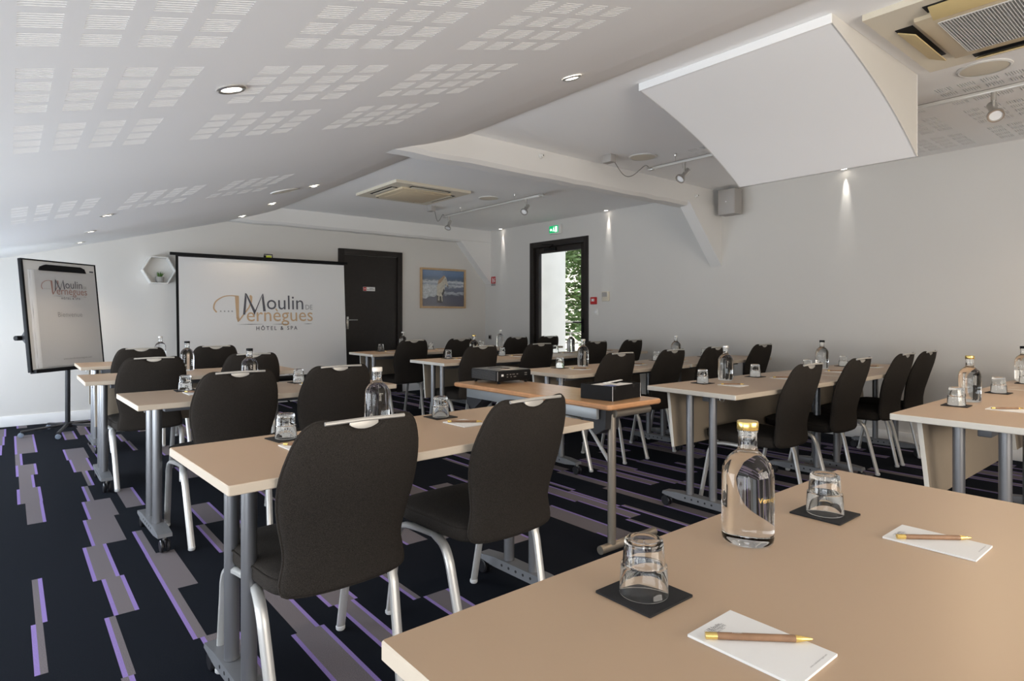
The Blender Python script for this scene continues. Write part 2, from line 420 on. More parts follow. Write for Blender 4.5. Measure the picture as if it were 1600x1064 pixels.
mb.box((xc, (ly0 + ly1) / 2, 0.16), (0.06, ly1 - ly0 - 2 * sw, 0.30), 'dark_frame', 0.004)
leaf = at_door(mb, 'door_leaf')
at_door(MB().box((xc, (ly0 + ly1) / 2, (lz - sw + 0.31) / 2), (0.008, ly1 - ly0 - 2 * sw, lz - sw - 0.31), 'pane_glass'), 'pane')
mb = MB(); hy = ly0 + 0.045
mb.box((RIGHT_X + 0.019, hy, 1.02), (0.012, 0.035, 0.2), 'black_plastic', 0.004)
mb.tube(spline([(RIGHT_X + 0.015, hy, 1.07), (RIGHT_X - 0.03, hy, 1.07), (RIGHT_X - 0.04, hy + 0.02, 1.07), (RIGHT_X - 0.04, hy + 0.13, 1.07)]), 0.010, 'black_plastic')
at_door(mb, 'door_handle')
mb = MB().box((RIGHT_X + 0.004, ly1 - 0.36, lz - 0.04), (0.04, 0.24, 0.05), 'black_plastic', 0.004)
mb.tube([(RIGHT_X - 0.01, ly1 - 0.36, lz - 0.012), (RIGHT_X - 0.03, ly1 - 0.46, lz + 0.02), (RIGHT_X - 0.015, ly1 - 0.2, lz + 0.045)], 0.008, 'black_plastic')
at_door(mb, 'door_closer')

# outside: white rendered wing wall, terrace, railing, tree
tag(MB().box((6.89, 7.55, 2.3), (0.80, 0.3, 4.64), 'stucco_white', 0.01).build('garden_wall'), 'bright white rendered wing wall outside the glazed exit door', 'wall')
tag(MB().box((11.0, 8.6, -0.13), (8.9, 14.0, 0.2), 'stone_floor').build('terrace'), 'pale stone terrace outside the exit door', 'terrace')
rl = tag(empty('terrace_railing', (9.4, 8.4, -0.03)), 'thin metal railing of the terrace outside the exit door', 'railing')
for k in range(9):
    MB().tube([(0, -2.4 + k * 0.6, 0), (0, -2.4 + k * 0.6, 1.05)], 0.018, 'steel_dark', n=8).build('post', rl)
for z in (0.35, 0.6, 0.82, 1.05): MB().tube([(0, -2.45, z), (0, 2.45, z)], 0.014 if z < 1 else 0.022, 'steel_dark', n=8).build('rail', rl)
tr = tag(empty('garden_tree', (13.0, 11.6, -0.03)), 'leafy green tree seen through the glass of the exit door', 'tree')
mb = MB(); mb.tube(spline([(0, 0, 0), (0.1, 0.05, 1.2), (-0.1, 0.1, 2.4), (0.05, 0, 4.0), (0, 0.1, 5.6)], 4), 0.17, 'bark', n=9)
r3 = random.Random(11)
for k in range(22):
    z = r3.uniform(0.9, 5.0); a = r3.uniform(0, 6.28); L = r3.uniform(1.0, 2.6)
    mb.tube(spline([(0, 0, z), (math.cos(a) * L * 0.5, math.sin(a) * L * 0.5, z + 0.35), (math.cos(a) * L, math.sin(a) * L, z + r3.uniform(0.2, 0.8))], 4), 0.035, 'bark', n=6)
mb.build('trunk', tr)
mb = MB()
cl = [(r3.gauss(0, 1.35), r3.gauss(0, 1.35), r3.uniform(0.7, 6.2)) for _ in range(190)]
for k in range(26000):
    c = cl[k % len(cl)]; p = Vector((c[0] + r3.gauss(0, 0.3), c[1] + r3.gauss(0, 0.3), c[2] + r3.gauss(0, 0.24)))
    a = Vector((r3.gauss(0, 1), r3.gauss(0, 1), r3.gauss(0, 0.6))).normalized(); b = a.orthogonal().normalized(); L = r3.uniform(0.06, 0.13)
    mb.add([p - a * L, p + b * L * 0.45, p + a * L, p - b * L * 0.45], [(0, 1, 2, 3)], 'leaf_pale' if k % 3 else 'leaf_mid')
fo = mb.build('foliage', tr, smooth=False); fo['kind'] = 'stuff'

# ================================================================== BACK DOOR
d1 = empty('door_1', (4.14, BACK_Y, 0)); d1['kind'] = 'structure'
mb = MB(); hw = 0.51; z1 = 2.125
mb.box((-hw + 0.04, -0.015, z1 / 2), (0.08, 0.05, z1), 'dark_frame', 0.004); mb.box((hw - 0.04, -0.015, z1 / 2), (0.08, 0.05, z1), 'dark_frame', 0.004)
mb.box((0, -0.015, z1 - 0.04), (2 * hw - 0.16, 0.05, 0.08), 'dark_frame', 0.004); mb.build('door_frame', d1)
MB().box((0, -0.006, (z1 - 0.085) / 2 + 0.004), (2 * hw - 0.168, 0.02, z1 - 0.09), 'dark_wood', 0.003).build('door_leaf', d1)
mb = MB().box((-hw + 0.14, -0.018, 1.06), (0.03, 0.008, 0.18), 'steel', 0.003)
mb.tube(spline([(-hw + 0.14, -0.02, 1.10), (-hw + 0.14, -0.06, 1.10), (-hw + 0.17, -0.07, 1.10), (-hw + 0.27, -0.07, 1.10)]), 0.009, 'steel'); mb.build('door_handle', d1)
sg = tag(empty('door_sign', (4.105, BACK_Y - 0.017, 1.555)), 'small red and white notice on the dark brown door', 'sign')
MB().box((0, -0.0015, 0), (0.19, 0.003, 0.058), 'sign_white').build('plate', sg)
mb = MB().box((-0.068, -0.0035, 0), (0.05, 0.001, 0.052), 'red_plastic'); mb.box((-0.068, -0.0045, 0), (0.034, 0.001, 0.009), 'sign_white'); mb.build('no_entry_mark', sg)
for zz, bars in ((0.010, ((0.005, 0.055), (0.058, 0.07))), (-0.010, ((-0.03, -0.012), (0.0, 0.05), (0.053, 0.082)))):
    for a, b in bars: MB().box(((a + b) / 2, -0.0035, zz), (b - a, 0.001, 0.007), 'ink_dark').build('print_line', sg, smooth=False)

# ================================================================== LOGO
def logo(parent, M, W, dark='ink_dark', gold='ink_gold', grey='ink_grey', small=True):
    """hotel logo in the plane of M, W wide, centre at the origin of M"""
    k = W / 1245.0
    def T2(x, y): return M @ Vector(((x - 722) * k, (390 - y) * k, 0))
    M2 = M @ Matrix.Translation((-722 * k, 390 * k, 0)) @ Matrix.Diagonal((k, -k, 1, 1))
    def fit(mb, body, m, x0, x1, ybase, ytop, spacing=1.0, bold=0.0):
        vs, fs = text_mesh(body, 1.0, 'LEFT', spacing, bold)
        a0 = min(v.x for v in vs); a1 = max(v.x for v in vs); b1 = max(v.y for v in vs)
        mb.add([T2(x0 + (v.x - a0) / (a1 - a0) * (x1 - x0), ybase - v.y / b1 * (ybase - ytop)) for v in vs], fs, m)
    def ribbon(mb, pts, ws, m, n=8):
        P = spline([(a, b, 0) for a, b in pts], n); L = len(P); vs = []; fs = []
        for i, p in enumerate(P):
            t = (P[min(i + 1, L - 1)] - P[max(i - 1, 0)]).normalized(); s = i / (L - 1) * (len(ws) - 1); j = min(int(s), len(ws) - 2)
            wv = ws[j] + (ws[j + 1] - ws[j]) * (s - j); nn = Vector((-t.y, t.x, 0)) * wv / 2
            vs += [T2(*(p + nn).xy), T2(*(p - nn).xy)]
        for i in range(L - 1): fs.append((2 * i, 2 * i + 1, 2 * i + 3, 2 * i + 2))
        mb.add(vs, fs, m)
    mb = MB()
    ribbon(mb, [(145, 402), (112, 350), (135, 270), (215, 212), (300, 193), (400, 200)], [16, 18, 16, 13, 11, 16], gold)
    mb.add([T2(358, 196), T2(405, 196), T2(402, 470), T2(372, 480)], [(0, 1, 2, 3)], gold)
    mb.add([T2(370, 470), T2(404, 455), T2(412, 505), T2(388, 525)], [(0, 1, 2, 3)], gold)
    mb.add([T2(388, 520), T2(404, 490), T2(520, 330), T2(545, 260), T2(530, 190), T2(548, 178), T2(568, 200), T2(562, 270), T2(530, 345), T2(412, 505)], [(0, 1, 9), (1, 2, 8, 9), (2, 3, 7, 8), (3, 4, 5, 6, 7)], gold)
    fit(mb, 'ernègues', gold, 495, 1345, 515, 350)
    mb.build('logo_gold_lettering', parent, smooth=False)
    mb = MB(); e = M.to_3x3() @ Vector((0, 0, W * 0.0006))
    mm = [(450, 430), (478, 430), (497, 215), (480, 155)], [(480, 155), (500, 165), (605, 385), (590, 435)], [(588, 435), (596, 380), (690, 165), (700, 158)], [(684, 215), (702, 158), (730, 388), (698, 388)]
    for q in mm: mb.add([T2(*p) + e for p in q], [(0, 1, 2, 3)], dark)
    fit(mb, 'oulin', dark, 745, 1220, 360, 178)
    fit(mb, 'DE', grey, 1250, 1345, 360, 298)
    if small: fit(mb, 'HÔTEL & SPA', dark, 608, 1132, 628, 566, 1.5, 0.012)
    for a, b in ((370, 720), (800, 1060), (1215, 1345)): mb.add([T2(a, 553), T2((a + b) / 2, 549), T2(b, 552), T2((a + b) / 2, 556)], [(0, 1, 2, 3)], dark)
    for sx in (190, 235, 280, 322):
        st = []
        for i in range(10):
            a = math.pi * i / 5 - math.pi / 2; r_ = 14 if i % 2 == 0 else 6; st.append(T2(sx + r_ * math.cos(a), 388 + r_ * math.sin(a)))
        mb.add(st, [tuple(range(10))], grey)
    mb.build('logo_dark_lettering', parent, smooth=False)

# ================================================================== PROJECTION SCREEN
ps = tag(empty('projection_screen', (2.52, 7.90, 0)), 'wide white tripod projection screen with black border, standing before the back wall', 'projection screen')
XL, XR, ZT, ZB = -1.03, 1.02, 1.862, 0.40; tilt = 0.10
def sy(z): return -tilt * (ZT - z) / (ZT - ZB)
def sheet(x0, x1, z0, z1, off, m, name, par, th=0.004):
    mb = MB(); vs = []
    for (a, b) in ((x0, z0), (x1, z0), (x1, z1), (x0, z1)): vs.append((a, sy(b) - off, b))
    vs += [(x_, y_ + th, z_) for x_, y_, z_ in vs]
    mb.add(vs, [(0, 1, 2, 3), (4, 7, 6, 5), (0, 4, 5, 1), (1, 5, 6, 2), (2, 6, 7, 3), (3, 7, 4, 0)], m); return mb.build(name, par, smooth=False)
sheet(XL + 0.028, XR, ZB, ZT, 0.0, 'screen_fabric', 'screen_fabric', ps)
sheet(XL, XL + 0.028, ZB, ZT, 0.0, 'black_plastic', 'border', ps)
sheet(XL, XR, ZT - 0.012, ZT + 0.0, 0.002, 'black_plastic', 'border', ps, 0.003)
mb = MB().box((-0.01, 0.0, ZT + 0.018), (2.16, 0.022, 0.034), 'black_plastic', 0.006); mb.build('top_bar', ps)
mb = MB().tube([(0.02 - 0.05, 0.02, ZT + 0.035), (0.02 - 0.05, 0.02, ZT + 0.075), (0.07, 0.02, ZT + 0.075), (0.07, 0.02, ZT + 0.035)], 0.006, 'black_plastic', n=6); mb.build('handle', ps)
MB().box((0.02, 0.0, ZT + 0.047), (0.06, 0.02, 0.024), 'yellow_tag', 0.003).build('latch', ps)
MB().tube([(-1.06, sy(ZB), ZB - 0.03), (1.06, sy(ZB), ZB - 0.03)], 0.035, 'black_plastic', n=12).build('roller_case', ps)
MB().tube([(0.0, 0.09, 0.18), (0.0, 0.09, 1.93)], 0.016, 'black_plastic', n=10).build('pole', ps)
MB().box((0, 0.05, ZT + 0.02), (0.04, 0.09, 0.03), 'black_plastic', 0.004).build('hook', ps)
for a in (30, 150, 270): MB().tube([(0, 0.09, 0.45), (0.42 * math.cos(R(a)), 0.09 + 0.42 * math.sin(R(a)) * 0.6, 0.012)], 0.012, 'black_plastic', n=8).build('leg', ps)
zc = 1.215; nrm = Vector((0, -1, 0.068)).normalized(); upv = Vector((0, 0.068, 1)).normalized()
logo(ps, frame((-0.04, sy(zc) - 0.0035, zc), (1, 0, 0), upv, nrm), 1.21)

# ================================================================== FLIPCHART
n = Vector((0.663, -0.748, 0)); t = Vector((0.748, 0.663, 0)); bl = Vector((0.152, 6.95, 0.655)); H_ = 1.035
upb = (Vector((0, 0, 1)) - n * 0.109).normalized(); nb = t.cross(upb).normalized()
if nb.dot(n) < 0: nb = -nb
fcp = Vector((0.46, 7.52, 0)); fc = tag(empty('flipchart', fcp), 'flipchart easel with a printed welcome sheet on a wheeled black stand', 'flipchart')
Mf = Matrix.Translation(-fcp) @ frame(bl, t, upb, nb); Wb = 0.815
def fbox(name, x0, x1, y0, y1, z0, z1, m, bev=0.0):
    return MB().box(((x0 + x1) / 2, (y0 + y1) / 2, (z0 + z1) / 2), (x1 - x0, y1 - y0, z1 - z0), m, bev, Mf).build(name, fc)
fbox('board', 0.01, Wb - 0.01, 0.01, H_ - 0.01, -0.02, 0.0, 'white_plastic')
fbox('frame_side', 0.0, 0.022, 0, H_, -0.024, 0.012, 'black_plastic', 0.004); fbox('frame_side', Wb - 0.012, Wb, 0, H_, -0.024, 0.008, 'black_plastic', 0.003)
fbox('frame_top', 0.022, Wb - 0.012, H_ - 0.012, H_, -0.024, 0.008, 'black_plastic', 0.003)
fbox('pen_tray', 0.022, Wb - 0.012, -0.012, 0.022, -0.024, 0.045, 'black_plastic', 0.004)
mb = MB().prism([(0.17, H_ - 0.10), (0.19, H_ - 0.062), (0.24, H_ - 0.042), (0.62, H_ - 0.042), (0.665, H_ - 0.06), (0.68, H_ - 0.10)], 0.0, 0.02, 'black_plastic', 'z', Mf); mb.build('clamp', fc)
pad_ = fbox('paper_pad', 0.075, Wb - 0.022, 0.035, H_ - 0.095, 0.001, 0.010, 'paper_grey')
mb = MB(); vs = []; r4 = random.Random(2)
for k in range(14):
    yy = 0.03 + (H_ - 0.13) * k / 13; xx = 0.075 + 0.012 * (r4.random() - 0.5)
    vs += [Mf @ Vector((0.055 + 0.01 * r4.random(), yy, 0.004)), Mf @ Vector((xx + 0.02, yy, 0.016)), Mf @ Vector((0.12, yy, 0.0112))]
fs = []
for k in range(13):
    a = 3 * k; fs += [(a, a + 1, a + 4, a + 3), (a + 1, a + 2, a + 5, a + 4)]
mb.add(vs, fs, 'paper'); mb.build('curled_page_edge', fc)
logo(fc, Mf @ Matrix.Translation((0.425, 0.765, 0.0125)), 0.50, 'ink_dark', 'ink_rose', 'ink_grey')
mb = MB(); Mt = Mf @ Matrix.Translation((0, 0, 0.0125))
put_text(mb, 'Bienvenue', 'ink_grey', Mt, 0.46, 0.50, width=0.27, align='CENTER')
put_text(mb, 'www.moulindevernegues.com', 'ink_grey', Mt, 0.50, 0.085, width=0.32, align='CENTER'); mb.build('sheet_lettering', fc, smooth=False)
fbox('label', Wb - 0.075, Wb - 0.03, H_ - 0.085, H_ - 0.07, 0.0, 0.003, 'ink_dark')
base = Vector((0.46, 7.52, 0)) - fcp
MB().tube([(base.x, base.y, 0.07), (base.x, base.y, 1.15)], 0.022, 'bracket_black', n=14).build('pole', fc)
mb = MB(); mb.tube([(base.x, base.y, 1.1), Mf @ Vector((Wb / 2, 0.46, -0.03))], 0.018, 'bracket_black', n=8); mb.build('mast_arm', fc); mb = MB()
A = Mf @ Vector((0.02, 0.40, -0.022)); B = Mf @ Vector((0.02, 0.24, -0.022)); C_ = Mf @ Vector((0.02, 0.32, -0.09))
mb.add([A, B, C_, A + t * 0.012, B + t * 0.012, C_ + t * 0.012], [(0, 1, 2), (3, 5, 4), (0, 3, 4, 1), (1, 4, 5, 2), (2, 5, 3, 0)], 'bracket_black'); mb.build('tilt_bracket', fc)
MB().tube([C_ - t * 0.045, C_ + t * 0.012], 0.022, 'black_plastic', n=14).build('tilt_knob', fc)
mb = MB(); mb.lathe([(0.045, 0.055), (0.045, 0.095), (0.026, 0.105)], 'bracket_black', 16, tuple(base)); mb.build('hub', fc)
for a in (188, 255, 330, 40, 112):
    e = base + Vector((math.cos(R(a)), math.sin(R(a)), 0)) * 0.37
    MB().tube([(base.x, base.y, 0.085), (e.x, e.y, 0.055)], 0.018, 'bracket_black', ry=0.012, n=8).build('foot', fc)
    o = MB().lathe([(0.006, -0.02), (0.022, -0.017), (0.024, 0), (0.022, 0.017), (0.006, 0.02)], 'castor_blue_grey', 14, (0, 0, 0), Matrix.Translation((e.x, e.y, 0.024)) @ Matrix.Rotation(R(90), 4, 'X') @ Matrix.Rotation(0, 4, 'Z')).build('castor', fc)

# ================================================================== HEXAGON SHELF AND PLANT
hs = tag(empty('hexagon_shelf', (1.372, BACK_Y, 1.70)), 'white hexagonal wall shelf left of the projection screen', 'shelf')
hx = [(-0.176, 0), (-0.088, 0.158), (0.088, 0.158), (0.176, 0), (0.088, -0.158), (-0.088, -0.158)]; hi = [(a * 0.93, b * 0.93) for a, b in hx]
for i in range(6):
    j = (i + 1) % 6; mb = MB()
    mb.prism([hx[i], hx[j], hi[j], hi[i]], -0.13, -0.001, 'white_plastic', 'y'); mb.build('panel', hs, smooth=False)
MB().prism(hi, -0.004, -0.001, 'white_plastic', 'y').build('back_panel', hs, smooth=False)
pp = tag(empty('potted_succulent', (1.385, BACK_Y - 0.07, 1.70 - 0.147)), 'small spiky green succulent in a grey pot inside the hexagon shelf', 'plant')
MB().lathe([(0.036, 0.0), (0.042, 0.02), (0.047, 0.07), (0.043, 0.07), (0.038, 0.062)], 'pot_grey', 18).build('pot', pp)
r5 = random.Random(5)
for k in range(22):
    a = r5.uniform(0, 6.28); L = r5.uniform(0.05, 0.085); lean = r5.uniform(0.1, 0.75)
    p0 = Vector((0.012 * math.cos(a), 0.012 * math.sin(a), 0.06)); dv = Vector((math.cos(a) * lean, math.sin(a) * lean, 1)).normalized()
    MB().tube([p0, p0 + dv * L * 0.5 + Vector((0, 0, 0.004)), p0 + dv * L], 0.006, 'leaf_green', ry=0.003, n=5, taper=[1, 0.85, 0.1]).build('leaf', pp)

# ================================================================== PICTURE
pc = tag(empty('framed_picture', (5.405, BACK_Y, 1.60)), 'oak framed photograph of a horse in the surf on the back wall', 'picture')
pw, phh = 0.43, 0.318
for (x0, x1, z0, z1) in ((-pw, pw, phh - 0.03, phh), (-pw, pw, -phh, -phh + 0.03), (-pw, -pw + 0.03, -phh + 0.03, phh - 0.03), (pw - 0.03, pw, -phh + 0.03, phh - 0.03)):
    MB().box(((x0 + x1) / 2, -0.02, (z0 + z1) / 2), (x1 - x0, 0.038, z1 - z0), 'frame_oak', 0.003).build('frame_side', pc)
def photo_mat():
    m = bpy.data.materials.new('surf_photo'); m.use_nodes = True; nt = m.node_tree; b = nt.nodes['Principled BSDF']; b.inputs['Roughness'].default_value = 0.25
    tc = nt.nodes.new('ShaderNodeTexCoord'); sp = nt.nodes.new('ShaderNodeSeparateXYZ'); nt.links.new(tc.outputs['Object'], sp.inputs[0])
    no = nt.nodes.new('ShaderNodeTexNoise'); mp = nt.nodes.new('ShaderNodeMapping'); mp.inputs['Scale'].default_value = (9, 1, 26); nt.links.new(tc.outputs['Object'], mp.inputs[0]); nt.links.new(mp.outputs[0], no.inputs['Vector']); no.inputs['Scale'].default_value = 1.6; no.inputs['Detail'].default_value = 5
    ad = nt.nodes.new('ShaderNodeMath'); ad.operation = 'MULTIPLY_ADD'; nt.links.new(no.outputs[0], ad.inputs[0]); ad.inputs[1].default_value = 0.10; nt.links.new(sp.outputs['Z'], ad.inputs[2])
    mr = nt.nodes.new('ShaderNodeMapRange'); mr.inputs['From Min'].default_value = -0.29 + 0.05; mr.inputs['From Max'].default_value = 0.29 + 0.05; nt.links.new(ad.outputs[0], mr.inputs[0])
    r = nt.nodes.new('ShaderNodeValToRGB'); r.color_ramp.interpolation = 'LINEAR'; cr = r.color_ramp
    stops = [(0.0, (.16, .15, .19)), (.30, (.14, .14, .19)), (.37, (.55, .56, .62)), (.42, (.17, .17, .24)), (.52, (.22, .24, .32)), (.57, (.72, .73, .78)), (.62, (.28, .31, .40)), (.68, (.70, .72, .77)), (.73, (.16, .19, .27)), (.79, (.12, .17, .27)), (.86, (.17, .24, .40)), (1.0, (.20, .29, .47))]
    cr.elements[0].position = 0; cr.elements[0].color = (*stops[0][1], 1); cr.elements[1].position = 1; cr.elements[1].color = (*stops[-1][1], 1)
    for p, c in stops[1:-1]: e_ = cr.elements.new(p); e_.color = (*c, 1)
    nt.links.new(mr.outputs[0], r.inputs[0]); nt.links.new(r.outputs[0], b.inputs['Base Color']); MATS['surf_photo'] = m
photo_mat(); mat('horse_white', (0.66, 0.60, 0.52), 0.4, noise=0.2, nscale=30); mat('horse_mane', (0.50, 0.33, 0.20), 0.4, noise=0.3, nscale=60); mat('horse_dark', (0.07, 0.06, 0.06), 0.4)
MB().box((0, -0.012, 0), (2 * pw - 0.06, 0.006, 2 * phh - 0.06), 'surf_photo').build('print', pc)
mb = MB(); Mp = frame((0, -0.0155, 0), (1, 0, 0), (0, 0, 1), (0, -1, 0))
def poly(pts, m, dz=0.0): mb.add([Mp @ Vector((a, b, dz)) for a, b in pts], [tuple(range(len(pts)))], m)
mat('foam_glare', (0.62, 0.63, 0.66), 0.4, noise=0.3, nscale=35)  # foam patch, its pale colour also stands for a reflection on the glazing
poly([(-0.398, -0.16), (-0.398, 0.05), (-0.30, 0.065), (-0.20, 0.05), (-0.125, 0.035), (-0.11, -0.09), (-0.17, -0.14), (-0.26, -0.13), (-0.33, -0.17)], 'foam_glare')
poly([(-0.12, -0.23), (-0.125, -0.11), (-0.01, -0.12), (0.0, -0.20), (-0.03, -0.235)], 'horse_dark', 0.0003)
poly([(-0.10, -0.19), (-0.09, -0.10), (-0.07, -0.10), (-0.075, -0.20)], 'horse_white', 0.0006); poly([(-0.03, -0.21), (-0.045, -0.11), (-0.022, -0.11), (-0.012, -0.21)], 'horse_white', 0.0006)
poly([(-0.12, -0.115), (-0.125, 0.03), (-0.10, 0.07), (-0.05, 0.11), (-0.01, 0.16), (0.02, 0.195), (0.055, 0.18), (0.07, 0.12), (0.095, 0.05), (0.09, 0.028), (0.07, 0.03), (0.045, 0.07), (0.03, 0.06), (0.025, -0.03), (-0.01, -0.13), (-0.06, -0.125)], 'horse_white', 0.0008)
poly([(-0.11, 0.06), (-0.095, 0.12), (-0.045, 0.165), (0.0, 0.20), (0.03, 0.21), (0.028, 0.185), (-0.005, 0.14), (-0.05, 0.09)], 'horse_mane', 0.0011)
poly([(0.005, 0.0), (0.024, -0.03), (0.01, -0.09), (-0.012, -0.125), (-0.035, -0.09), (-0.012, -0.05)], 'horse_dark', 0.0011); poly([(0.070, 0.031), (0.09, 0.029), (0.094, 0.048), (0.078, 0.052)], 'horse_dark', 0.0011)
poly([(0.040, 0.150), (0.052, 0.146), (0.050, 0.137), (0.040, 0.140)], 'horse_dark', 0.0011)
mb.build('horse_image', pc, smooth=False)
MB().box((0, -0.0245, 0), (2 * pw - 0.062, 0.003, 2 * phh - 0.062), 'pane_glass').build('glazing', pc)

# ================================================================== RIGHT WALL FITTINGS
def on_right(name, y, z, label, cat): return tag(empty(name, (RIGHT_X, y, z)), label, cat)
ex = on_right('exit_sign', 6.55, 2.435, 'green illuminated running man exit sign above the glazed door', 'exit sign')
MB().box((-0.018, 0, 0.0), (0.034, 0.24, 0.13), 'white_plastic', 0.004).build('housing', ex)
MB().box((-0.0365, 0.02, 0.005), (0.003, 0.19, 0.105), 'exit_green').build('panel', ex)
mb = MB(); Me = frame((-0.0385, 0.02, 0.005), (0, -1, 0), (0, 0, 1), (-1, 0, 0))
def pe(pts): mb.add([Me @ Vector((a, b, 0)) for a, b in pts], [tuple(range(len(pts)))], 'exit_white')
pe([(0.028, -0.042), (0.075, -0.042), (0.075, 0.038), (0.028, 0.038)])
pe([(-0.082, -0.005), (-0.055, 0.02), (-0.055, 0.007), (-0.035, 0.007), (-0.035, -0.017), (-0.055, -0.017), (-0.055, -0.03)])
pe([(-0.012, 0.020), (0.006, 0.022), (0.012, -0.005), (0.022, -0.035), (0.012, -0.037), (0.0, -0.012), (-0.014, -0.035), (-0.024, -0.032), (-0.010, -0.004)]); pe([(-0.004, 0.026), (0.006, 0.026), (0.007, 0.038), (-0.004, 0.038)])
mb.build('running_man_symbol', ex, smooth=False)
cp = on_right('fire_call_point', 5.79, 1.37, 'red square fire alarm call point beside the exit door', 'alarm')
MB().box((-0.018, 0, 0), (0.034, 0.10, 0.10), 'red_plastic', 0.006).build('housing', cp); MB().box((-0.036, 0, 0.008), (0.004, 0.055, 0.035), 'sign_white', 0.001).build('break_panel', cp)
mb = MB(); Mq = frame((-0.0386, 0, 0.008), (0, -1, 0), (0, 0, 1), (-1, 0, 0))
for a in (-1, 1): mb.add([Mq @ Vector(p) for p in ((a * 0.022, 0.012, 0), (a * 0.022, -0.012, 0), (a * 0.008, 0, 0))], [(0, 1, 2)], 'ink_dark')
mb.build('arrow_mark', cp, smooth=False)
ts = on_right('thermostat', 5.575, 1.425, 'white wall thermostat with grey display right of the call point', 'thermostat')
MB().box((-0.012, 0, 0), (0.022, 0.125, 0.13), 'cream_plastic', 0.004).build('housing', ts); MB().box((-0.0245, 0.01, 0.025), (0.003, 0.085, 0.06), 'grey_speaker').build('display', ts)
ls = on_right('light_switch', 5.76, 1.215, 'white square light switch below the red call point', 'switch')
MB().box((-0.005, 0, 0), (0.009, 0.085, 0.085), 'white_plastic', 0.003).build('plate', ls); MB().lathe([(0.02, 0), (0.02, 0.006), (0.012, 0.008)], 'sign_white', 16, M=frame((-0.009, 0, 0), (0, 1, 0), (0, 0, 1), (-1, 0, 0))).build('button', ls)
fe = on_right('extinguisher_sign', 8.07, 1.745, 'red and white fire extinguisher sign in the far corner', 'sign')
MB().box((-0.002, 0, 0.01), (0.004, 0.115, 0.115), 'red_plastic').build('plate', fe)
mb = MB(); Mq = frame((-0.0046, 0, 0.01), (0, -1, 0), (0, 0, 1), (-1, 0, 0))
for q in ([(-0.025, -0.045), (-0.002, -0.045), (-0.002, 0.025), (-0.010, 0.035), (-0.018, 0.035), (-0.025, 0.025)], [(-0.04, 0.03), (-0.02, 0.042), (-0.005, 0.042), (-0.02, 0.036)], [(0.02, -0.04), (0.035, -0.04), (0.045, -0.01), (0.03, 0.0), (0.045, 0.03), (0.03, 0.04), (0.015, 0.0)]):
    mb.add([Mq @ Vector((a, b, 0)) for a, b in q], [tuple(range(len(q)))], 'sign_white')
mb.build('extinguisher_symbol', fe, smooth=False)
MB().box((-0.002, 0, -0.068), (0.004, 0.115, 0.034), 'ink_grey').build('lower_plate', fe)
so = on_right('wall_socket', 8.16, 0.80, 'small dark wall socket near the far corner', 'socket')
MB().box((-0.005, 0, 0), (0.01, 0.075, 0.075), 'steel_dark', 0.004).build('plate', so); MB().lathe([(0.024, 0), (0.024, 0.004), (0.018, 0.004), (0.016, 0.001)], 'slot_black', 16, M=frame((-0.010, 0, 0), (0, 1, 0), (0, 0, 1), (-1, 0, 0))).build('socket_ring', so)
sp_ = on_right('wall_speaker', 3.655, 2.41, 'grey rectangular loudspeaker high on the right wall beside the knee brace', 'loudspeaker')
MB().box((-0.135, 0, 0.0), (0.15, 0.205, 0.275), 'grey_speaker', 0.008).build('cabinet', sp_); MB().box((-0.212, 0, 0), (0.004, 0.19, 0.26), 'grey_speaker', 0.001).build('grille', sp_)
MB().box((-0.2155, 0, 0.0), (0.003, 0.014, 0.01), 'sign_white').build('badge', sp_)
mb = MB().tube([(0, 0, 0.05), (-0.065, 0, 0.05)], 0.016, 'black_plastic'); mb.tube([(-0.1, 0, 0.13), (-0.085, -0.01, 0.16)], 0.008, 'black_plastic', n=6); mb.build('bracket', sp_)

# ================================================================== CEILING FITTINGS
# coved bulkhead
cv = tag(empty('ceiling_bulkhead', (2.97, 1.81, CEIL)), 'white coved bulkhead with a concave face hanging from the ceiling', 'bulkhead')
prof = []
for k in range(17):
    s = k / 16; prof.append((0.0 + 1.13 * s, -0.045 - 0.435 * (0.66 * s + 0.34 * s ** 2.6)))
y0, y1 = -0.56, 0.56
mb = MB(); vs = []; fs = []
for (a, b) in prof: vs += [(a, y0, b), (a, y1, b)]
for k in range(16): fs.append((2 * k, 2 * k + 1, 2 * k + 3, 2 * k + 2))
mb.add(vs, fs, 'ceiling_paint'); mb.build('cove_face', cv)
for yy, nm in ((y0, 'end_panel'), (y1, 'end_panel')):
    mb = MB(); pl = [(0, -0.0005)] + [(1.13, -0.0005)] + [p for p in reversed(prof)]
    mb.prism(pl, yy - 0.004, yy + 0.004, 'wall_paint', 'y'); mb.build(nm, cv, smooth=False)
MB().box((-0.006, 0, -0.0245), (0.012, 1.128, 0.047), 'ceiling_paint', 0.003).build('lip', cv)
MB().box((1.135, 0, -0.24), (0.01, 1.128, 0.478), 'ceiling_paint').build('back_panel', cv)

